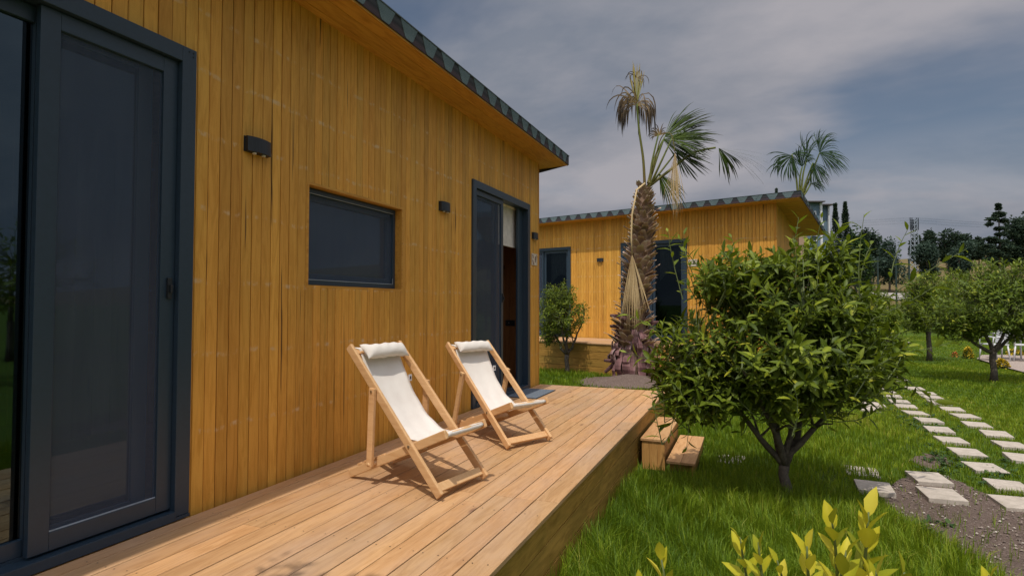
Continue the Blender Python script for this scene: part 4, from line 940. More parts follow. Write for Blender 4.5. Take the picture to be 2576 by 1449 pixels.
# ------------------------------------------------------------------ citrus trees
def lerp(a, b_, t_): return a+(b_-a)*t_
def citrus(label, base, ell, fork, limbs, nshoots, leaf, mat, seed, rad=0.05, group='citrus trees in the garden', extra=(), per=11, name='citrus_tree', up=0.55, shootlen=0.34):
    """ell: list of (lat, dep, z, rl, rd, rz, weight) in the tree's own frame; lateral axis = RN"""
    global rng
    rng = np.random.default_rng(seed); rs = random.Random(seed)
    e = empty(name, tuple(base)); tag(e, label, 'citrus tree', group)
    W3 = lambda l, d, z: np.array([RN[0]*l+DN[0]*d, RN[1]*l+DN[1]*d, z])
    tk = MB(); nodes = []
    tp_ = [W3(0.0, 0, -0.03), W3(0.012, 0, fork*.35), W3(-0.01, 0.01, fork*.7), W3(0, 0, fork)]
    tk.tube(tp_, [rad*1.3, rad*1.02, rad*0.95, rad*1.0], 10, jitter=0.12)
    for (l, d, z, l2, d2, z2) in limbs:
        pts = []
        A = W3(0, 0, fork*0.97); B = W3(l, d, z); C_ = W3(l2, d2, z2)
        for k in range(9):
            t_ = k/8; q_ = (1-t_)**2*A+2*t_*(1-t_)*B+t_*t_*C_; q_ = q_+(np.array([rs.gauss(0, .012), rs.gauss(0, .012), rs.gauss(0, .008)]) if 0 < k < 8 else 0); pts.append(q_)
        rr_ = [rad*(0.62*(1-k/8)+0.13) for k in range(9)]
        tk.tube(pts, rr_, 7, jitter=0.15); nodes += pts[3:]
        # side branches
        for s_ in range(3):
            k = rs.choice([3, 4, 5, 6]); o_ = pts[k]; dr = W3(rs.uniform(-1, 1), rs.uniform(-1, 1), rs.uniform(.1, .9)); dr = dr/np.linalg.norm(dr)*rs.uniform(.2, .4)*(fork+0.5)
            sp_ = [o_, o_+dr*.5+np.array([0, 0, .02]), o_+dr]; tk.tube(sp_, [rr_[k]*.55, rr_[k]*.4, rr_[k]*.22], 5); nodes += sp_[1:]
    trunk = tk.build('trunk', M['trunkc'], e, smooth=True)
    nodes = np.array(nodes)
    wts = np.array([q_[6] for q_ in ell]); wts = wts/wts.sum(); tips = []
    for _ in range(nshoots):
        q_ = ell[rng.choice(len(ell), p=wts)]; v_ = rng.normal(size=3); v_ /= np.linalg.norm(v_); r_ = rng.uniform(0.25, 1.0)**0.45*rng.uniform(.93, 1.06)
        tips.append((W3(q_[0]+v_[0]*q_[3]*r_, q_[1]+v_[1]*q_[4]*r_, q_[2]+v_[2]*q_[5]*r_), W3(q_[0], q_[1], q_[2]-q_[5]*.4)))
    LP, LD, LU, LL, LW, LR = [], [], [], [], [], []; tw = MB()
    def shoot(tip, direction, length, nl, sz, bright):
        d = direction/np.linalg.norm(direction); st = tip-d*length
        side = np.cross(d, [0, 0, 1.0]); side = side/(np.linalg.norm(side)+1e-9); upv = np.cross(side, d); ph = rng.uniform(0, 6.28)
        bend = rng.normal(0, .05, 3)
        pp = [st+d*length*f+bend*math.sin(f*math.pi)*length for f in (0, .35, .7, 1)]
        tw.tube(pp, [0.004*sz/0.09, 0.0034*sz/0.09, 0.0026*sz/0.09, 0.0015*sz/0.09], 4, cap=False)
        for k in range(nl):
            f = (k+.6)/nl; ph += 2.4; b0 = st+d*length*f+bend*math.sin(f*math.pi)*length
            rd_ = side*math.cos(ph)+upv*math.sin(ph); op = lerp(1.15, 0.45, f**2)
            ld = d*(0.75)+rd_*op+np.array([0, 0, rng.uniform(-.25, .15)])
            LP.append(b0); LD.append(ld); LU.append(d*0.8+np.array([0, 0, .6])-rd_*0.2); s_ = sz*rng.uniform(.62, 1.25)*(0.75 if f > .93 else 1)
            LL.append(s_); LW.append(s_*rng.uniform(.28, .37)); LR.append(np.clip(rng.normal(.34, .25)+bright*f, 0, 1))
        return st
    for tip, cen in tips:
        out = tip-cen; out = out/(np.linalg.norm(out)+1e-9); d = out+np.array([0, 0, up])+rng.normal(0, .35, 3)
        if tip[2] < min(q_[2] for q_ in ell)-0.1: d = out+np.array([0, 0, -0.5])+rng.normal(0, .3, 3)
        length = shootlen*rng.uniform(.6, 1.25); st = shoot(tip, d, length, int(per*rng.uniform(.7, 1.25)), leaf, 0.25 if rng.random() < .35 else 0.0)
        nd = nodes[np.argmin(np.linalg.norm(nodes-st, axis=1))]
        md = (nd+st)/2+np.array([0, 0, -.02]); tw.tube([nd, md, st], [0.007*rad/.05, 0.0055*rad/.05, 0.0042*rad/.05], 4, cap=False)
    for (l, d_, z, l2, d2, z2, nl) in extra:      # long leading shoots
        A, B = W3(l, d_, z), W3(l2, d2, z2); shoot(B, B-A, float(np.linalg.norm(B-A)), nl, leaf*1.05, 0.3)
    tw.build('twigs', M['twig'], e)
    V, q_, tr_, r_ = leaf_arrays(np.array(LP), np.array(LD), np.array(LU), np.array(LL), np.array(LW), 0.35, 0.22, np.array(LR))
    np_mesh('foliage', V, [q_, tr_], r_, mat, e)
    return e
TB = on_z(1975, 1240, GZ+0.05)
citrus('big dark leaved citrus tree beside the near deck steps', (TB[0], TB[1], GZ), [(0.0, 0, .98, .84, .74, .28, 1.5), (-0.02, 0, 1.26, .96, .80, .46, 3.2), (0.06, 0, 1.64, .72, .62, .30, 1.7), (-.72, -.05, .92, .38, .45, .30, .7), (.70, 0, 1.20, .30, .4, .34, .4), (-.55, -.1, 1.82, .30, .35, .2, .5), (-.84, 0, 1.15, .30, .38, .32, .5), (0.35, 0, 1.95, .30, .3, .22, .35), (-0.1, 0, 1.95, .25, .3, .18, .25)], 0.28,
       [(-.25, -.05, .50, -.75, -.1, 1.25), (-.10, .1, .8, -.35, .2, 1.6), (.05, -.1, .75, .05, -.25, 1.55), (.22, .05, .62, .45, .15, 1.5), (.15, -.12, .6, .85, -.1, 1.35), (0, .2, .7, .1, .5, 1.3), (-.15, -.2, .65, -.5, -.4, 1.1)], 1180, 0.110, M['leaf'], 21, 0.042,
       extra=[(l_, d_, 1.72+.1*math.sin(l_*9), l_*1.12+.06*math.sin(k_*5), d_*1.1, 2.06+.13*math.sin(k_*2.7+1)+.10*(l_ > .1), 9) for k_, (l_, d_) in enumerate([(-.72, 0), (-.5, -.3), (-.3, .1), (-.12, -.35), (.05, .2), (.2, -.2), (.33, .25), (.45, -.3), (.62, 0), (.75, -.2), (-.62, .3), (.1, -.4), (-.85, -.1)])]+[(0.60, -.1, 1.5, 1.36, -.2, 2.02, 16), (0.62, -.1, 1.45, 1.22, -.15, 1.78, 13), (0.02, 0, 1.9, 0.14, 0, 2.30, 10), (0.3, 0, 1.9, .50, 0, 2.25, 9), (-.6, 0, 1.8, -.86, -.05, 2.12, 10), (-1.0, 0, 1.35, -1.30, -.1, 1.50, 9), (-1.0, 0, 1.1, -1.32, -.1, 1.2, 8), (-.85, -.1, 0.9, -.98, -.15, 0.52, 9), (-.8, -.1, .85, -.86, -.2, .45, 8), (.9, 0, 1.2, 1.3, -.1, 1.28, 9), (-.35, 0, 1.9, -.42, 0, 2.14, 8), (.9, -.1, 1.0, 1.16, -.15, .78, 8), (.1, -.3, 1.0, .12, -.45, .66, 6)])
citrus('small bright citrus tree in front of the far cabin deck', (-1.10, 12.60, GZ), [(-.12, 0, 1.36, .66, .60, .52, 2), (-.16, 0, 1.80, .45, .45, .36, 1), (-.42, 0, .92, .28, .32, .32, .5)], 0.46,
       [(-.2, 0, .7, -.5, 0, 1.4), (.2, 0, .7, .4, 0, 1.4), (0, .1, .9, 0, .1, 1.7), (-.1, -.2, .8, -.2, -.3, 1.4)], 430, 0.085, M['leaf'], 5, 0.05, shootlen=.26, per=9)
citrus('dark trunked citrus tree at the right edge shading the lawn', (7.40, 14.907, GZ), [(.55, -.2, 1.12, .55, .5, .32, .5), (-.5, 0, 1.15, .5, .5, .3, .4), (.08, 0, 1.65, 1.35, 1.1, .62, 3), (.2, 0, 2.15, .95, .8, .42, 1.6), (-.95, 0, 1.35, .5, .5, .4, .6), (1.1, 0, 1.5, .5, .5, .5, .6)], 0.62,
       [(-.5, 0, .75, -.9, 0, 1.3), (.3, 0, .8, .9, 0, 1.5), (-.1, .1, .9, -.3, .1, 1.9), (.15, -.1, .9, .3, -.2, 1.9)], 860, 0.115, M['leafy'], 31, 0.060, per=10)
citrus('grey trunked citrus tree left of the tree at the right edge', (7.446, 19.727, GZ), [(.1, 0, 1.7, 1.0, .9, .6, 2), (-.35, 0, 1.15, .5, .5, .42, .8), (0, 0, 2.2, .7, .7, .4, 1)], 0.95,
       [(-.3, 0, 1.2, -.6, 0, 1.6), (.3, 0, 1.2, .6, 0, 1.7), (0, .1, 1.3, 0, .2, 1.9)], 420, 0.125, M['leaf'], 41, 0.062, shootlen=.36, per=9)
orch = [(2130, 21.5, 1.55, 'small bright orchard tree seen behind the big citrus crown', 'leafy'), (2235, 27.5, 1.5, 'orchard tree with thin trunk beside the farthest stepping stones', 'leafy'), (2190, 33, 2.2, 'dark orchard tree below the hillside road', 'leaf'), (2330, 31, 2.4, 'bright green orchard tree below the lattice pylon', 'leafy'),
        (2440, 26, 2.6, 'tall orchard tree left of the pine, behind the right edge tree', 'leaf'), (2545, 25, 2.7, 'broad orchard tree at the right edge below the pine', 'leaf'), (2400, 37, 2.9, 'distant orchard tree on the slope below the olive trees', 'leaf'), (2600, 19, 2.2, 'orchard tree cut off by the right edge above the white chairs', 'leafy'), (2090, 29, 2.3, 'orchard tree behind the far cabin corner', 'leafy')]
for k, (u, dep, hh_, lab, mk) in enumerate(orch):
    p = on_terrain(u, dep); hh_ *= 1.08
    citrus(lab, tuple(p), [(0, 0, hh_*.56, hh_*.52, hh_*.5, hh_*.32, 3), (.1, 0, hh_*.78, hh_*.34, hh_*.34, hh_*.22, 1.2)], hh_*.26, [(-.3, 0, hh_*.4, -.6, 0, hh_*.6), (.3, 0, hh_*.4, .6, 0, hh_*.6), (0, .1, hh_*.5, 0, .2, hh_*.75)], 230, 0.17, M[mk], 60+k, 0.07, group='orchard trees beyond the lawn', shootlen=.42, per=9)

# young lemon shoots right below the camera
def lemon_shoots(label, base, shoots, seed):
    global rng
    rng = np.random.default_rng(seed); e = empty('lemon_bush', tuple(base)); tag(e, label, 'lemon bush', 'young lemon bushes in the foreground'); B = np.array(base)
    LP, LD, LU, LL, LW, LR = [], [], [], [], [], []; st = MB()
    for (tip, st0, n_, sz) in shoots:
        tip = np.array(tip)-B; s0 = np.array(st0)-B
        mid = (tip+s0)/2+np.array([rng.normal(0, .02), rng.normal(0, .02), 0]); pts = [(1-t_)**2*s0+2*t_*(1-t_)*mid+t_*t_*tip for t_ in np.linspace(0, 1, 10)]
        st.tube(pts, [0.006-0.0042*k/9 for k in range(10)], 6); Ls = np.linalg.norm(tip-s0); d = (tip-pts[6]); d /= np.linalg.norm(d)
        side = np.cross(d, [0, 0.3, 1.0]); side /= np.linalg.norm(side); upv = np.cross(side, d); ph = rng.uniform(0, 6.28)
        n_ = int(n_*1.5)
        for k in range(n_):
            f = k/(n_-1); ph += 2.4+rng.normal(0, .2); back = (1-f)*min(0.018*n_, Ls*.95)+.01; b0 = tip-d*back
            rd_ = side*math.cos(ph)+upv*math.sin(ph); op = lerp(1.15, 0.20, f**1.4)
            LP.append(b0+rd_*0.002); LD.append(d+rd_*op); LU.append(d*.5-rd_*1.0+np.array([0, 0, .15])); s_ = 0.98*sz*(lerp(1.0, .70, f**2.2))*rng.uniform(.85, 1.12)
            LL.append(s_); LW.append(s_*rng.uniform(.40, .52)); LR.append(np.clip(rng.normal(.36, .24)+.30*f-0.05, 0, 1))
    build_each(st, 'stem', M['twig'], e, smooth=True)
    V, q_, tr_, r_ = leaf_arrays(np.array(LP), np.array(LD), np.array(LU), np.array(LL), np.array(LW), 0.40, 0.12, np.array(LR)); np_mesh('foliage', V, [q_, tr_], r_, M['leafgold'], e)
    return e
def sh(u, v, dep, u0, v0, n_=9, sz=0.075, d0=None): return (at_depth(u, v+(68 if v < 1300 else 34), dep), at_depth(u0, v0, (d0 or dep)+.03), n_, sz)
def gb(u, dep): p = at_depth(u, 1700, dep); return (p[0], p[1], GZ)
lemon_shoots('single yellow green lemon shoot at the bottom centre beside the deck edge', gb(1650, 1.15), [sh(1662, 1362, 1.15, 1655, 1720, 9, .066), sh(1610, 1440, 1.2, 1640, 1720, 6, .06)], 3)
lemon_shoots('pair of thin yellow green lemon shoots with tiny buds, bottom right of centre', gb(1900, 1.2), [sh(1862, 1318, 1.25, 1930, 1640, 7, .066), sh(1908, 1330, 1.2, 1960, 1640, 8, .060), sh(1955, 1375, 1.2, 1975, 1660, 7, .05)], 4)
lemon_shoots('tallest cluster of yellow green lemon shoots in front of the bare soil', gb(2120, 1.2), [sh(2092, 1238, 1.15, 2100, 1660, 11, .078), sh(2185, 1220, 1.12, 2140, 1680, 14, .080), sh(2030, 1340, 1.1, 2085, 1660, 9, .072), sh(2130, 1350, 1.05, 2120, 1700, 8, .07), sh(2205, 1400, 1.08, 2180, 1700, 8, .07)], 6)
lemon_shoots('low yellow lemon shoots cut off by the bottom edge, left of the corner', gb(2290, 1.2), [sh(2275, 1405, 1.15, 2290, 1720, 7, .066), sh(2190, 1415, 1.0, 2200, 1720, 6, .06)], 8)
lemon_shoots('small yellow lemon shoot at the bottom right corner over the soil', gb(2500, 1.25), [sh(2488, 1412, 1.2, 2500, 1720, 7, .062), sh(2540, 1452, 1.2, 2530, 1720, 6, .06)], 9)

# tree standing behind the viewer: its crown dapples the near deck and shows in the glass
citrus('tall citrus tree standing behind the viewpoint', (2.6, -1.0, GZ), [(-.85, 1.75, 3.80, .42, .34, .25, 1.0), (-.3, .2, 3.6, .8, .8, .6, 2)], 1.4,
       [(-.2, .2, 2.2, -1.0, .8, 3.1), (.2, 0, 2.2, .5, 0, 3.1), (-.3, .6, 2.4, -.85, 1.75, 3.75)], 60, 0.10, M['leaf'], 77, 0.07, per=9)
# ------------------------------------------------------------------ palms
def fan(parent, hub, axis, normal, L_, spread, nseg, mat, droop=0.5, stiff=0.55, wmax=0.035, fold=0.0, jitter=0.12, c0=0.0, c1=1.0, name='frond_blade', tangle=0.0, seed=0, lenvar=0.15, pull=(0, 0, -1.0)):
    rs = np.random.default_rng(seed); ax = np.array(axis, float); ax /= np.linalg.norm(ax); nm = np.array(normal, float); nm -= ax*(nm@ax); nm /= np.linalg.norm(nm); sd = np.cross(nm, ax)
    V = []; F = []; C_ = []; ns = 9
    for k in range(nseg):
        th = (-0.5+(k+.5)/nseg)*spread; d = ax*math.cos(th)+sd*math.sin(th)+nm*(fold*abs(math.sin(th)))+rs.normal(0, jitter*.25, 3); d /= np.linalg.norm(d)
        Lk = L_*(1-0.25*abs(th/ (spread/2))**2)*rs.uniform(1-lenvar, 1+lenvar*.4); p = np.array(hub, float); b0 = len(V); ss = Lk/(ns-1); dr = droop*rs.uniform(.6, 1.5)
        for j_ in range(ns):
            t_ = j_/(ns-1); wd2 = min(t_*Lk*spread/nseg*1.15+0.003, wmax)*(1 if t_ < .68 else max(0.06, 1-(t_-.68)/.34))
            s2 = np.cross(d, nm); s2 /= (np.linalg.norm(s2)+1e-9)
            V += [p-s2*wd2/2, p+s2*wd2/2+nm*wd2*.15]; C_ += [np.clip(lerp(c0, c1, t_)+rs.normal(0, .06), 0, 1)]*2
            g_ = max(0, t_-stiff)/(1-stiff+1e-6)
            d = d+np.array(pull)*dr*(0.12+g_*1.1)*0.42+rs.normal(0, .05*tangle, 3); d /= np.linalg.norm(d); p = p+d*ss
        F += [(b0+2*j_, b0+2*j_+1, b0+2*j_+3, b0+2*j_+2) for j_ in range(ns-1)]
    return np_mesh(name, np.array(V), np.array(F), np.array(C_), mat, parent, smooth=False)
def petiole(parent, pts, r0, r1, c=(0.2, 1.0), name='petiole'):
    P = [Vector(p) for p in pts]; n = 14; q_ = []
    for k in range(n+1):
        t_ = k/n; a = t_*(len(P)-1); i_ = min(int(a), len(P)-2); f = a-i_
        p0, p1, p2, p3 = P[max(i_-1, 0)], P[i_], P[i_+1], P[min(i_+2, len(P)-1)]
        q_.append(0.5*((2*p1)+(-p0+p2)*f+(2*p0-5*p1+4*p2-p3)*f*f+(-p0+3*p1-3*p2+p3)*f**3))
    mb = MB(); mb.tube(q_, [lerp(r0, r1, k/n) for k in range(n+1)], 7, rnd=[lerp(c[0], c[1], k/n) for k in range(n+1)]); return mb.build(name, M['petiole'], parent, smooth=True)
def palm_near():
    e = empty('palm_tree', (PALM[0], PALM[1], GZ)); tag(e, 'ragged fan palm with shaggy trunk and wind torn fronds between the cabins', 'palm tree')
    rs = random.Random(5)
    def W(lat, z, dep=0.0): return np.array([RN[0]*lat+DN[0]*dep, RN[1]*lat+DN[1]*dep, z])
    cen = [(0, -.02, .36), (.0, .45, .40), (.02, .8, .37), (.05, 1.3, .26), (.10, 1.75, .27), (.15, 2.2, .29), (.18, 2.6, .26), (.22, 3.0, .235), (.25, 3.4, .20), (.27, 3.75, .165), (.28, 4.0, .11)]
    cz = [c_[1] for c_ in cen]; lat = lambda z: float(np.interp(z, cz, [c_[0] for c_ in cen])); rad = lambda z: float(np.interp(z, cz, [c_[2] for c_ in cen]))
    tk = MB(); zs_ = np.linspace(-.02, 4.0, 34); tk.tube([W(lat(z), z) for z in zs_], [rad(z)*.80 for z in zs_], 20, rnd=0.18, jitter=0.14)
    # leaf bases: every one a curved, split stub
    n = 330; zz = 0.85
    for k in range(n):
        f = k/n; z = 0.62+f*3.36; a = k*2.399+rs.uniform(-.2, .2); r_ = rad(z)*.78; fat = lerp(1.0, .55, f)
        ra = W(math.cos(a), 0, math.sin(a)); tg = W(-math.sin(a), 0, math.cos(a)); upv = np.array([0, 0, 1.0]); o_ = W(lat(z), z)+ra*r_
        ln = rs.uniform(.18, .32)*fat; w_ = rs.uniform(.075, .145)*fat; tn_ = rs.uniform(-.45, .45); tilt = rs.uniform(.35, 1.1) if f < .9 else .5; col_ = rs.uniform(.15, .65)
        pr_ = []
        for s_ in range(5):
            t_ = s_/4; c_ = o_+ra*(ln*(.15*t_+.75*tilt*t_*t_))+upv*(ln*(t_*(1.0-.25*tilt)))+tg*(rs.uniform(-.010, .010)+tn_*ln*t_)
            ww = w_*(1.15-.55*t_)*(1 if s_ < 4 else rs.uniform(.6, 1.05)); th_ = .016*fat*(1-.6*t_)
            for sgn in (-1, 0, 1):
                pr_.append(c_+tg*ww*sgn+ra*(-.35*ww*abs(sgn))*(1-t_*1.6)+upv*(rs.uniform(-.02, .02) if s_ == 4 else 0))
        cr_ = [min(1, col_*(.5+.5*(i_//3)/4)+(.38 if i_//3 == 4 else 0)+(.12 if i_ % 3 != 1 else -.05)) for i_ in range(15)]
        b0 = [tuple(v_) for v_ in pr_]; bk_ = [tuple(v_-ra*.012) for v_ in pr_]
        F1 = [(3*s_+c_, 3*s_+c_+1, 3*s_+c_+4, 3*s_+c_+3) for s_ in range(4) for c_ in range(2)]; F2 = [tuple(15+q_ for q_ in reversed(f_)) for f_ in F1]
        ed = [(0, 3, 6, 9, 12), (14, 11, 8, 5, 2)]; F3 = []
        for E_ in ed:
            for q0, q1 in zip(E_[:-1], E_[1:]): F3.append((q0, q1, q1+15, q0+15))
        F3 += [(12, 13, 28, 27), (13, 14, 29, 28)]
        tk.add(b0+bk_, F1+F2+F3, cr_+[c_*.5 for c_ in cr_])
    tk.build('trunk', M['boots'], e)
    # peeling purple sheaths at the foot
    pl = MB()
    for k in range(95):
        a = rs.uniform(0, 6.28); z = rs.choice([1.08, .95, .8, .7, .62])+rs.uniform(-.08, .08); ra = W(math.cos(a), 0, math.sin(a)); tg = W(-math.sin(a), 0, math.cos(a)); ln = rs.uniform(.32, .60); w_ = rs.uniform(.036, .07)
        o_ = W(lat(z), z)+ra*(rad(z)*.95); fl = rs.uniform(.03, .11); cb_ = rs.uniform(.25, .75); vs = []; cc_ = []; sw_ = rs.uniform(-.06, .06)
        for s_ in range(8):
            t_ = s_/7; c_ = o_+ra*(fl*math.sin(min(1, t_*1.7)*math.pi*.5)+.05*math.sin(t_*5+k)-(.05 if t_ > .8 else 0))-np.array([0, 0, 1.])*(ln*t_-.05*math.sin(t_*2.6))+tg*(sw_*t_)
            if c_[2] < 0.03: c_[2] = 0.03+rs.uniform(0, .02)
            ww = w_*(.75+.5*math.sin(t_*2.6)); 
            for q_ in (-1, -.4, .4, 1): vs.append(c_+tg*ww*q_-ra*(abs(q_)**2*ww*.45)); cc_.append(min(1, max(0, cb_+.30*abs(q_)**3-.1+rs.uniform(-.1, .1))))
        pl.add(vs, [(4*s_+c_, 4*s_+c_+1, 4*s_+c_+5, 4*s_+c_+4) for s_ in range(7) for c_ in range(3)], cc_)
    for k in range(8):   # sideways sticking stubs
        a = [3.3, 2.9, 0.3, -.4, 3.6, 2.4, 0.0, 3.1][k]; z = [1.33, 1.12, 1.2, 1.0, .3, 1.28, .45, .42][k]; ra = W(math.cos(a), 0, math.sin(a)*-1); o_ = W(lat(z), z)+ra*rad(z)*.6
        pl.tube([o_, o_+ra*.18+np.array([0, 0, .02]), o_+ra*.33+np.array([0, 0, .03 if k != 4 else -.12])], [.055, .045, .03], 6, rnd=[.5, .3, .1], jitter=.2)
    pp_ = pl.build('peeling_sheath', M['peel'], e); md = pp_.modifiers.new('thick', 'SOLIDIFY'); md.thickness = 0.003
    D_ = 11.76
    def WI(u, v, dd=0.0):       # point seen at (u,v) at the palm's own distance (+dd)
        q_ = at_depth(u, v, D_+dd); return np.array([q_[0]-PALM[0], q_[1]-PALM[1], q_[2]-GZ])
    top = WI(1625, 466)
    # upright withered frond
    fr1 = petiole(e, [WI(1622, 470), WI(1618, 400), WI(1608, 330), WI(1602, 262)], .030, .017, (0.05, 1.0)); fr1.name = 'frond'
    hub = WI(1602, 265); nn_ = -DN3; 
    fan(fr1, hub, (0, 0, 1), (nn_[0], nn_[1], 0.1), .88, R(26), 12, M['palmdead'], .06, .80, .060, c0=0.0, c1=.35, seed=1)
    fan(fr1, hub, (RN[0]*.1, RN[1]*.1, 1), (nn_[0], nn_[1], 0.1), .92, R(170), 60, M['palmdead'], 6.5, .10, .028, jitter=.9, c0=0.40, c1=1.0, tangle=1.6, seed=2, lenvar=.35)
    fan(fr1, hub+np.array([0, 0, .05]), (-RN[0], -RN[1], .75), (nn_[0], nn_[1], 0.1), .85, R(80), 14, M['palmdead'], 2.0, .25, .024, jitter=1.0, c0=0.3, c1=1.0, tangle=2.0, seed=3, lenvar=.4)
    fan(fr1, hub+np.array([0, 0, .55]), (RN[0]*.4, RN[1]*.4, .9), (nn_[0], nn_[1], 0.1), .42, R(120), 9, M['palmdead'], 4.0, .2, .016, jitter=1.2, c0=0.6, c1=1.0, tangle=2.0, seed=13, lenvar=.4)
    # green wind-blown fronds
    for k, (p0, p1, p2, ax_, L_, sp_, ns_, sd_) in enumerate([
            ((1632, 464), (1652, 400), (1672, 345), (.88, .50), .98, R(80), 34, 4),
            ((1636, 466), (1662, 410), (1690, 350), (1.0, .10), .92, R(100), 36, 5),
            ((1630, 462), (1648, 395), (1668, 352), (.98, -.32), .94, R(90), 32, 6),
            ((1634, 468), (1668, 425), (1700, 385), (.9, -.60), .80, R(95), 26, 7)]):
        dd = [0, -.15, .15, .1][k]
        pt = petiole(e, [WI(*p0), WI(*p1, dd), WI(*p2, dd)], .026, .014, (0.3, 1.0)); pt.name = 'frond'
        fan(pt, WI(*p2, dd), (RN[0]*ax_[0]-DN3[0]*.15, RN[1]*ax_[0]-DN3[1]*.15, ax_[1]), (nn_[0]*.8, nn_[1]*.8, .35), L_, sp_, int(ns_*1.5), M['palmg'], .50, .50, .050, pull=(RN[0]*.6, RN[1]*.6, -.70), jitter=.3, c0=.15, c1=.95, tangle=.5, seed=sd_, lenvar=.25)
    pt = petiole(e, [WI(1634, 466), WI(1640, 410), WI(1656, 340)], .026, .014, (0.3, 1.0)); pt.name = 'frond'
    fan(pt, WI(1658, 342), (-.3*RN[0], -.3*RN[1], .9), (nn_[0], nn_[1], .2), .30, R(160), 14, M['palmdead'], 1.4, .35, .02, c0=.3, c1=1.0, tangle=1.5, seed=17)
    # long arching frond to the right
    pt = petiole(e, [WI(1632, 470), WI(1690, 425), WI(1745, 385), WI(1800, 372)], .032, .020, (.3, .7)); pt.name = 'frond'
    pt2 = [WI(1800, 372), WI(1818, 376)]
    fan(pt, WI(1808, 373), (RN[0], RN[1], -.32), (nn_[0]*.5, nn_[1]*.5, .9), 1.32, R(46), 34, M['palmg'], .30, .45, .050, jitter=.4, c0=.2, c1=1.0, tangle=.7, seed=8, lenvar=.3)
    fan(pt, WI(1808, 373), (RN[0]*.5, RN[1]*.5, -.75), (nn_[0], nn_[1], .2), .75, R(60), 20, M['palmg'], .7, .3, .030, c0=.3, c1=1.0, tangle=.8, seed=9, lenvar=.4)
    # small drooping green frond
    pt = petiole(e, [WI(1630, 470), WI(1645, 452), WI(1658, 438)], .018, .010, (.5, .9)); pt.name = 'frond'
    fan(pt, WI(1658, 438), (RN[0]*.55, RN[1]*.55, -.75), (nn_[0], nn_[1], .2), .85, R(62), 20, M['palmg'], .5, .3, .026, c0=.2, c1=.95, seed=10, lenvar=.35)
    # straw coloured dead fronds: one hanging by the crown, one down the trunk's front
    pt = petiole(e, [WI(1640, 440, -.1), WI(1662, 350, -.25), WI(1688, 338, -.35), WI(1698, 385, -.4)], .012, .008, (.3, .3)); pt.name = 'frond'
    fan(pt, WI(1698, 384, -.4), (0, 0, -1), (nn_[0], nn_[1], 0.05), 1.22, R(20), 44, M['straw'], .2, .2, .020, c0=0, c1=1, tangle=.35, seed=11, lenvar=.3, jitter=.25)
    pt = MB(); w0 = [WI(1622, 462, -.2), WI(1602, 478, -.42), WI(1590, 540, -.50), WI(1588, 600, -.55), WI(1590, 640, -.58)]
    pt.tube(w0, [.020, .018, .018, .016, .014], 7, rnd=.4); po = pt.build('frond', M['straw'], e, smooth=True)
    fan(po, w0[-1], (RN[0]*.04, RN[1]*.04, -1), (nn_[0], nn_[1], 0.05), 1.42, R(26), 52, M['straw'], .2, .2, .024, c0=0, c1=1, tangle=.3, seed=12, lenvar=.3, jitter=.25)
    return e
DN3 = np.array([DN[0], DN[1], 0.0])
palm_near()
def palm_far():
    D_ = 21.0; b_ = on_terrain(2015, D_); e = empty('palm_tree', (b_[0], b_[1], b_[2])); tag(e, 'green fan palm whose crown shows above the far cabin roof', 'palm tree')
    def WI(u, v, dd=0.0): q_ = at_depth(u, v, D_+dd); return np.array(q_)-b_
    tk = MB(); tk.tube([(0, 0, -.02), tuple(WI(2014, 640)), tuple(WI(2014, 500))], [.34, .25, .16], 14, rnd=.4, jitter=.2); tk.build('trunk', M['boots'], e)
    nn_ = -DN3
    for k, (p0, p1, p2, ax_, L_, sp_, ns_) in enumerate([
        ((2008, 500), (2002, 440), (1993, 392), (-.5, -.55), 1.05, R(150), 30), ((2008, 500), (2002, 440), (1992, 388), (.9, .05), .95, R(60), 14),
        ((2014, 500), (2020, 440), (2030, 400), (.05, 1.0), 1.1, R(42), 14), ((2016, 500), (2040, 440), (2062, 385), (.2, 1.0), 1.05, R(70), 20),
        ((2016, 500), (2040, 440), (2062, 385), (.75, -.30), 1.15, R(120), 28), ((2014, 500), (2030, 450), (2045, 410), (.35, -.8), 1.0, R(130), 28),
        ((2012, 500), (2012, 450), (2018, 420), (-.1, .6), .8, R(110), 18), ((2016, 500), (2030, 480), (2040, 462), (.9, -.1), .6, R(70), 10)]):
        pt = petiole(e, [WI(*p0), WI(*p1), WI(*p2)], .04, .02, (.5, 1)); pt.name = 'frond'
        fan(pt, WI(*p2), (RN[0]*ax_[0], RN[1]*ax_[0], ax_[1]), (nn_[0], nn_[1], .25), L_, sp_*.8, int(ns_*1.7), M['palmg2'], 1.1, .35, .065, pull=(RN[0]*.35, RN[1]*.35, -.85), jitter=.5, c0=.1, c1=1, tangle=.8, seed=40+k, lenvar=.3)
palm_far()

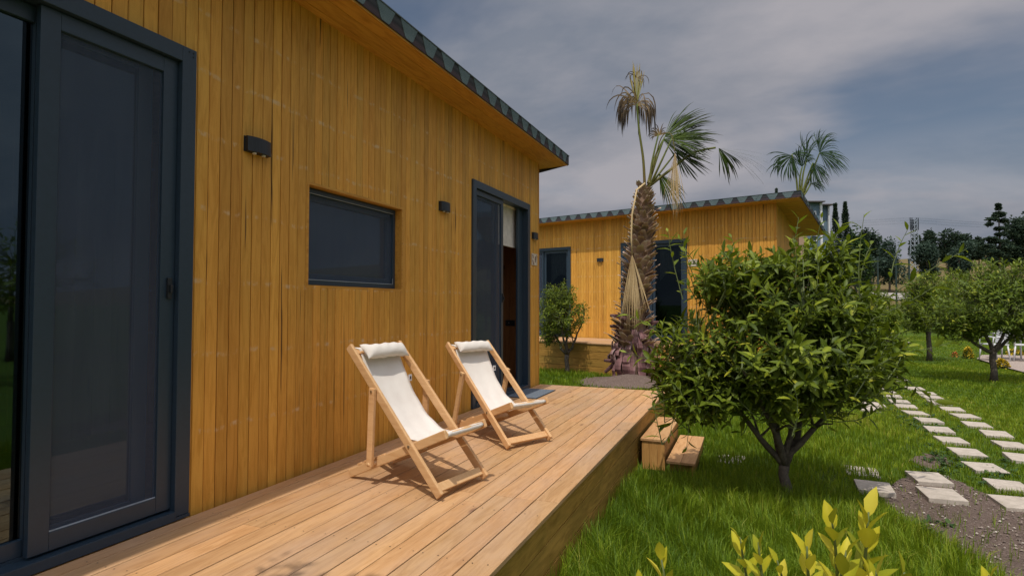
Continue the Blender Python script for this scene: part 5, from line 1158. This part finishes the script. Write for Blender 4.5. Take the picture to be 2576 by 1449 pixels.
# ------------------------------------------------------------------ distant trees
def far_tree(name, label, u, v0, v1, dep, wpx, mat, style='round', group=None, n=1500, leaf=0.28, seed=0, trunk_px=0.25):
    """v0 = top pixel row, v1 = foot pixel row at that distance"""
    r_ = np.random.default_rng(seed); k = dep/FPX; foot = at_depth(u, v1, dep); gz = float(terrain(np.array(foot[0]), np.array(foot[1]))); base = np.array([foot[0], foot[1], min(foot[2], gz)])
    n = int(n*2.3); H = (v1-v0)*k+foot[2]-base[2]; Wd = wpx*k; e = empty(name, tuple(base)); tag(e, label, 'tree', group)
    if style == 'round':
        nb = 9; bl_ = []
        for _ in range(nb): a = r_.uniform(0, 6.28); q_ = r_.uniform(0, .62); bl_.append((math.cos(a)*q_*Wd/2, math.sin(a)*q_*Wd/2, H*(.30+.48*r_.random()), Wd*r_.uniform(.20, .33), H*r_.uniform(.13, .22)))
        bl_.append((0, 0, H*.6, Wd*.34, H*.36))
        idx = r_.integers(0, len(bl_), n); B_ = np.array(bl_)[idx]; v_ = r_.normal(size=(n, 3)); v_ /= np.linalg.norm(v_, axis=1)[:, None]; q_ = r_.uniform(.35, 1.05, n)**.5
        P = np.stack([B_[:, 0]+v_[:, 0]*B_[:, 3]*q_, B_[:, 1]+v_[:, 1]*B_[:, 3]*q_, B_[:, 2]+v_[:, 2]*B_[:, 4]*q_], -1)
    elif style == 'cone':
        t_ = r_.random(n)**.8; a = r_.uniform(0, 6.28, n); lay = 0.75+0.35*np.sin(t_*38+a*2)
        rad_ = Wd/2*1.25*(1-t_)**1.15*lay*r_.uniform(.3, 1, n)**.5+.05; P = np.stack([np.cos(a)*rad_, np.sin(a)*rad_, H*(.06+.94*t_)], -1)
    elif style == 'pine':
        lv = [(.98, .05, 0), (.94, .09, .03), (.87, .26, .05), (.84, .24, .0), (.80, .28, -.35), (.78, .2, .28), (.73, .12, -.58), (.67, .22, .05), (.60, .26, .12), (.54, .30, -.5), (.50, .36, -.2), (.44, .28, -.75), (.42, .45, .35), (.36, .45, -.35), (.31, .4, .2), (.27, .35, -.6)]
        P = []
        for _ in range(n):
            z_, rr2, off = lv[r_.integers(len(lv))]; a = r_.uniform(0, 6.28); q_ = r_.random()**.6*rr2*Wd/2
            P.append((off*Wd/2*RN[0]+math.cos(a)*q_, off*Wd/2*RN[1]+math.sin(a)*q_, H*z_+r_.normal(0, H*.010)-.04*H*(q_/Wd)))
        P = np.array(P)
    P = P + 0.0
    D_ = r_.normal(size=(len(P), 3)); D_[:, 2] = np.abs(D_[:, 2])*.6 if style != 'pine' else D_[:, 2]*.25; U_ = r_.normal(size=(len(P), 3))+np.array([0, 0, 1.5])
    global rng
    rng = r_
    V, q_, tr_, rr3 = leaf_arrays(P, D_, U_, r_.uniform(.6, 1.2, len(P))*leaf*.7, r_.uniform(.45, .75, len(P))*leaf*.7, .2, .15)
    np_mesh('crown', V, [q_, tr_], rr3, mat, e)
    tk = MB(); hh2 = H*(.55 if style == 'round' else .97); tk.tube([(0, 0, -.4), (Wd*.02, 0, hh2*.5), (0, 0, hh2)], [max(.06, Wd*.035)]*1+[max(.05, Wd*.028), .03], 8)
    if style == 'round':
        for a in (0.3, 2.2, 4.1): tk.tube([(0, 0, hh2*.4), (math.cos(a)*Wd*.15, math.sin(a)*Wd*.15, hh2*.75), (math.cos(a)*Wd*.28, math.sin(a)*Wd*.28, hh2*1.05)], [.10, .07, .03], 6)
    tk.build('trunk', M['trunkc'], e); return e
G1 = 'dark trees on the hillside ridge'
far_tree('cypress_tree', 'narrow conifer in front of the blue house, left of a taller spire', 2103, 512, 650, 38, 64, M['darkfol'], 'cone', 'pointed conifers by the blue house', 2600, .15, 1)
far_tree('cypress_tree', 'tall spire shaped conifer just right of the blue house', 2128, 508, 655, 38, 76, M['darkfol'], 'cone', 'pointed conifers by the blue house', 3400, .15, 2)
far_tree('broadleaf_tree', 'green sloping tree crown right of the spire shaped conifer', 2152, 556, 655, 42, 70, M['midfol'], 'round', None, 2200, .30, 3)
far_tree('broadleaf_tree', 'small round tree top rising above the ridge right of the conifers', 2176, 566, 640, 55, 26, M['darkfol'], 'round', None, 900, .32, 4)
far_tree('broadleaf_tree', 'dark bushy tree behind the left olive tree', 2196, 572, 645, 56, 60, M['darkfol'], 'round', G1, 1800, .36, 5)
far_tree('olive_tree', 'wide grey green olive tree left of the lattice pylon', 2236, 590, 654, 50, 76, M['olive'], 'round', 'olive trees on the dry slope', 2600, .30, 6)
far_tree('olive_tree', 'dark olive bush beside the hillside road', 2176, 633, 668, 44, 44, M['olive'], 'round', None, 1200, .24, 16)
far_tree('olive_tree', 'grey green olive tree directly right of the pylon', 2338, 600, 658, 52, 66, M['olive'], 'round', 'olive trees on the dry slope', 2400, .30, 7)
far_tree('olive_tree', 'pale olive tree with visible forked trunk, second right of the pylon', 2420, 600, 656, 50, 68, M['olive'], 'round', 'olive trees on the dry slope', 2400, .30, 8)
for k, (u, v0, v1, w_, lab) in enumerate([(2305, 585, 640, 36, 'dark tree behind the lattice pylon'), (2338, 575, 636, 44, 'dark ridge tree above the olive tree right of the pylon'), (2385, 572, 636, 64, 'largest dark ridge tree in the middle of the group'), (2428, 586, 640, 56, 'dark ridge tree above the pale olive tree'), (2462, 594, 642, 44, 'dark ridge tree just left of the pine')]):
    far_tree('broadleaf_tree', lab, u, v0, v1, 70, w_, M['darkfol'], 'round', G1, 1700, .42, 20+k)
far_tree('pine_tree', 'tall pine with bare trunk and flat layered branches at the right', 2514, 512, 640, 55, 82, M['darkfol'], 'pine', None, 2600, .36, 9)
for k, (u, v0, v1, w_, lab) in enumerate([(2555, 533, 650, 74, 'dark wood tree behind the pine at the right edge'), (2600, 515, 655, 90, 'tallest dark wood tree cut off by the right edge'), (2520, 596, 650, 60, 'low dark tree at the foot of the pine'), (2565, 600, 662, 60, 'lower dark tree at the right edge of the wood'), (2660, 520, 660, 90, 'dark wood tree just outside the right edge')]):
    far_tree('broadleaf_tree', lab, u, v0, v1, 58, w_, M['darkfol'], 'round', 'dark trees of the wood at the right', 2000, .38, 30+k)
far_tree('cypress_tree', 'tiny conifer tip peeping above the far cabin roof', 1955, 474, 650, 44, 60, M['darkfol'], 'cone', None, 1500, .16, 45)
# trees right of the frame: only seen as reflections in the door glass
for k, (x, y, h_) in enumerate([(11.5, 6.0, 3.4), (13.5, 1.5, 3.8), (10.8, -3.0, 3.2), (16, 9.5, 4.5)]):
    citrus(['leafy garden tree east of the stone path', 'bushy garden tree facing the near door', 'low garden tree south of the lawn', 'tall garden tree beyond the terrace'][k], (x, y, GZ), [(0, 0, h_*.6, h_*.48, h_*.48, h_*.36, 1)], h_*.25, [(-.3, 0, h_*.4, -.6, 0, h_*.6), (.3, 0, h_*.4, .6, 0, h_*.6)], 110, .2, M['leaf'], 90+k, .09, group='garden trees outside the view', shootlen=.45, per=8)

# ------------------------------------------------------------------ blue house
def house():
    D_ = 46.0; k = D_/FPX; c_ = at_depth(2090, 650, D_); gz = float(terrain(np.array(c_[0]), np.array(c_[1])))-.3
    e = empty('house', (c_[0], c_[1], gz), YAW); tag(e, 'blue grey rendered house with flat roofs and white downpipes behind the far cabin', 'house')
    X = lambda u: (u-2090)*k; Zz = lambda v: EYE[2]+(767-v)*k-gz
    w_ = MB(); w_.box(X(1990), X(2064), 0, 7, 0, Zz(509), .5); w_.box(X(2064)+.002, X(2100), 0.9, 7, 0, Zz(512), .5); build_each(w_, 'wall', M['bluep'], e)
    r_ = MB(); r_.box(X(1986), X(2071), -.45, 7.3, Zz(509)+.005, Zz(506), .5, bev=.02); r_.box(X(2072), X(2108), .35, 7.3, Zz(512)+.005, Zz(509), .5, bev=.02); build_each(r_, 'roof', M['roofdk'], e)
    d_ = MB(); d_.box(X(2063), X(2068), -.16, -.01, 0, Zz(510), .5); d_.box(X(2098), X(2101), .70, .88, 0, Zz(513), .5); build_each(d_, 'downpipe', M['whitep'], e)
    for (a, b_, c0, c1, yy) in ((2040, 2056, 606, 590, 0), (2078, 2088, 563, 553, .9), (2040, 2054, 548, 530, 0)):
        f_ = MB(); f_.box(X(a), X(b_), yy-.06, yy-.005, Zz(c0), Zz(c1), .5); fo = f_.build('window', M['whitep'], e)
        p_ = MB(); p_.box(X(a)+.08, X(b_)-.08, yy-.075, yy-.062, Zz(c0)+.08, Zz(c1)-.08, .5); p_.build('pane', M['solar'], fo)
    s_ = MB(); s_.add([(X(2036), 1.2, Zz(494)), (X(2063), 1.2, Zz(504)), (X(2063), 3.0, Zz(504)), (X(2036), 3.0, Zz(494)), (X(2036), 1.2, Zz(494)-.12), (X(2063), 1.2, Zz(504)-.12), (X(2063), 3.0, Zz(504)-.12), (X(2036), 3.0, Zz(494)-.12)],
          [(0, 1, 2, 3), (7, 6, 5, 4), (0, 4, 5, 1), (1, 5, 6, 2), (2, 6, 7, 3), (3, 7, 4, 0)]); s_.build('solar_panel', M['solar'], e)
    t_ = MB(); t_.tube([(X(2034), 1.6, Zz(497)), (X(2034), 1.6, Zz(485))], .22, 12)
    for dx in (-.3, .3):
        for dy in (1.4, 1.9): t_.tube([(X(2034)+dx, dy, Zz(506)), (X(2034)+dx, dy, Zz(488))], .025, 5)
    t_.tube([(X(2036), 1.6, Zz(485)), (X(2036), 1.6, Zz(474))], .02, 5); t_.build('water_tank', M['galv'], e)
house()
# ------------------------------------------------------------------ lattice pylon
def pylon():
    D_ = 62.0; k = D_/FPX; f_ = at_depth(2302, 668, D_); gz = float(terrain(np.array(f_[0]), np.array(f_[1]))); gz = min(gz, f_[2]); e = empty('lattice_pylon', (f_[0], f_[1], gz), YAW+R(12))
    tag(e, 'galvanised lattice power pylon with stacked cross arms on the hillside', 'power pylon'); H = EYE[2]+(767-551)*k-gz; w0, w1 = .78, .34
    m_ = MB(); wd_ = lambda z: lerp(w0, w1, z/H)
    for sx in (-1, 1):
        for sy in (-1, 1): m_.tube([(sx*w0/2, sy*w0/2, 0), (sx*w1/2, sy*w1/2, H*.985)], .035, 4)
    nb = 13; zz = [H*(1-(1-q_/nb)**1.15) for q_ in range(nb+1)]
    for a, b_ in zip(zz[:-1], zz[1:]):
        for s_ in (-1, 1):
            for (p, q_) in (((-wd_(a)/2, s_*wd_(a)/2), (wd_(b_)/2, s_*wd_(b_)/2)), ((s_*wd_(a)/2, -wd_(a)/2), (s_*wd_(b_)/2, wd_(b_)/2))):
                m_.tube([(p[0], p[1], a), (q_[0], q_[1], b_)], .022, 4, cap=False); m_.tube([(p[0]*(-1 if p[1] == s_*wd_(a)/2 and abs(p[0]) == wd_(a)/2 else 1), p[1], a), (-q_[0] if abs(p[0]-p[1]) < 9 and p[1] == s_*wd_(a)/2 else q_[0], q_[1], b_)], .018, 4, cap=False)
    m_.build('lattice_mast', M['galv'], e)
    c_ = MB()
    for i_, z in enumerate([.985, .945, .90, .865, .825]):
        z = z*H; hw = .52; c_.box(-hw, hw, -.05, .05, z-.04, z+.04, .5)
        for x in (-hw, -hw*.55, hw*.55, hw): c_.tube([(x, 0, z+.04), (x, 0, z+.30)], .05, 6)
    for x in (-.12, .12): c_.tube([(x, 0, .8*H), (x, 0, H)], .06, 6)
    c_.build('cross_arms', M['insul'], e)
    wr = MB()
    for z in (.985, .945, .90):
        for x in (-.52, .52):
            for (tu, tv, td) in ((3100, 548, 95), (700, 600, 150)):
                Pt = at_depth(tu, tv, td); c2, s2 = math.cos(-(YAW+R(12))), math.sin(-(YAW+R(12))); dx, dy = Pt[0]-f_[0], Pt[1]-f_[1]; Lx, Ly, Lz = dx*c2-dy*s2+x, dx*s2+dy*c2, Pt[2]-gz+(z-.94)*H
                wr.tube([(x+(Lx-x)*t_, Ly*t_, lerp(z*H+.3, Lz, t_)-4*1.2*t_*(1-t_)) for t_ in np.linspace(0, 1, 12)], .005, 3, cap=False)
    wr.build('power_line', M['insul'], e)
pylon()
# fence posts along the road
for k, (u, v1, lab) in enumerate([(2208, 674, 'dark green fence post nearest the olive bush, leftmost of three'), (2254, 676, 'dark green fence post in the middle of three along the road'), (2287, 679, 'dark green fence post beside the pylon foot, rightmost of three')]):
    dep = 40.0; p = at_depth(u, v1, dep); gz = float(terrain(np.array(p[0]), np.array(p[1]))); e = empty('fence_post', (p[0], p[1], min(gz, p[2]))); tag(e, lab, 'fence post', 'fence posts along the hillside road')
    H = p[2]-min(gz, p[2])+26*dep/FPX; m_ = MB(); m_.box(-.05, .05, -.05, .05, 0, H, .5, bev=.01); m_.build('post', M['postg'], e); m_ = MB(); m_.box(-.065, .065, -.065, .065, H+.001, H+.05, .5, bev=.01); m_.build('cap', M['postg'], e)
# ------------------------------------------------------------------ terrace furniture and flowers
def patio_chair(label, u, v, rz):
    p = on_z(u, v, GZ+.055); e = empty('patio_chair', (p[0], p[1], GZ+.052), rz); tag(e, label, 'garden chair', 'white garden furniture on the terrace')
    for sx in (-1, 1):
        for sy in (-1, 1):
            m_ = MB(); m_.tube([(sx*.24, sy*.24, 0), (sx*.20, sy*.20, .43)], [.016, .022], 8); m_.build('leg', M['whitep'], e, smooth=True)
    m_ = MB(); m_.box(-.23, .23, -.23, .23, .43, .46, .5, bev=.012); m_.build('seat', M['whitep'], e)
    m_ = MB(); m_.obox((-.235, 0, .68), (0, 1, 0), (-.2, 0, 1), .22, .20, .012, .5, 0, .01); m_.build('backrest', M['whitep'], e)
    for sy in (-1, 1): m_ = MB(); m_.tube([(-.22, sy*.25, .62), (0, sy*.26, .66), (.2, sy*.25, .64), (.22, sy*.24, .44)], .016, 8); m_.build('armrest', M['whitep'], e, smooth=True)
patio_chair('white garden chair half hidden behind the right edge tree trunk', 2502, 906, R(200)); patio_chair('white garden chair on the terrace cut off by the right edge', 2580, 908, R(160))
def patio_table():
    p = on_z(2545, 903, GZ+.055); e = empty('patio_table', (p[0], p[1], GZ+.052)); tag(e, 'white garden table on the terrace between the white chairs', 'garden table')
    m_ = MB(); m_.box(-.38, .38, -.38, .38, .70, .73, .5, bev=.012); m_.build('table_top', M['whitep'], e)
    for sx in (-1, 1):
        for sy in (-1, 1): m_ = MB(); m_.tube([(sx*.33, sy*.33, 0), (sx*.31, sy*.31, .70)], .022, 8); m_.build('leg', M['whitep'], e, smooth=True)
patio_table()
def flowers(label, u, v, wpx, hpx, mat, seed, n=260):
    global rng
    rng = np.random.default_rng(seed); p = on_z(u, v); dep = float((p-EYE)@cf); k = dep/FPX; e = empty('flower_bush', (p[0], p[1], GZ)); tag(e, label, 'flower bush'); Wd, H = wpx*k, hpx*k
    v_ = rng.normal(size=(n, 3)); v_ /= np.linalg.norm(v_, axis=1)[:, None]; v_[:, 2] = np.abs(v_[:, 2]); P = v_*np.array([Wd/2, Wd/2, H*.9])*rng.uniform(.5, 1, (n, 1))+np.array([0, 0, .02])
    V, q_, tr_, r_ = leaf_arrays(P, v_+rng.normal(0, .5, (n, 3)), np.tile([0, 0, 1.], (n, 1)), rng.uniform(.05, .09, n), rng.uniform(.02, .03, n)); np_mesh('foliage', V, [q_, tr_], r_, M['midfol'], e)
    n2 = n; v_ = rng.normal(size=(n2, 3)); v_ /= np.linalg.norm(v_, axis=1)[:, None]; v_[:, 2] = np.abs(v_[:, 2])*.9+.1; P = v_*np.array([Wd/2, Wd/2, H])*rng.uniform(.85, 1.05, (n2, 1))
    V, q_, tr_, r_ = leaf_arrays(P, v_+rng.normal(0, .8, (n2, 3)), np.tile([0, 0, 1.], (n2, 1)), rng.uniform(.04, .06, n2), rng.uniform(.03, .045, n2)); np_mesh('blossom', V, [q_, tr_], r_, mat, e)
flowers('yellow flowering bush at the corner of the terrace', 2520, 928, 30, 24, M['flower'], 1); flowers('yellow flowering bush left of the right edge tree', 2436, 902, 20, 28, M['flower'], 2); flowers('yellow flowering bush behind the white table', 2552, 897, 34, 18, M['flower'], 3)
flowers('low orange flower clump on the lawn left of the yellow bushes', 2402, 898, 12, 12, M['flowerred'], 4, 40)
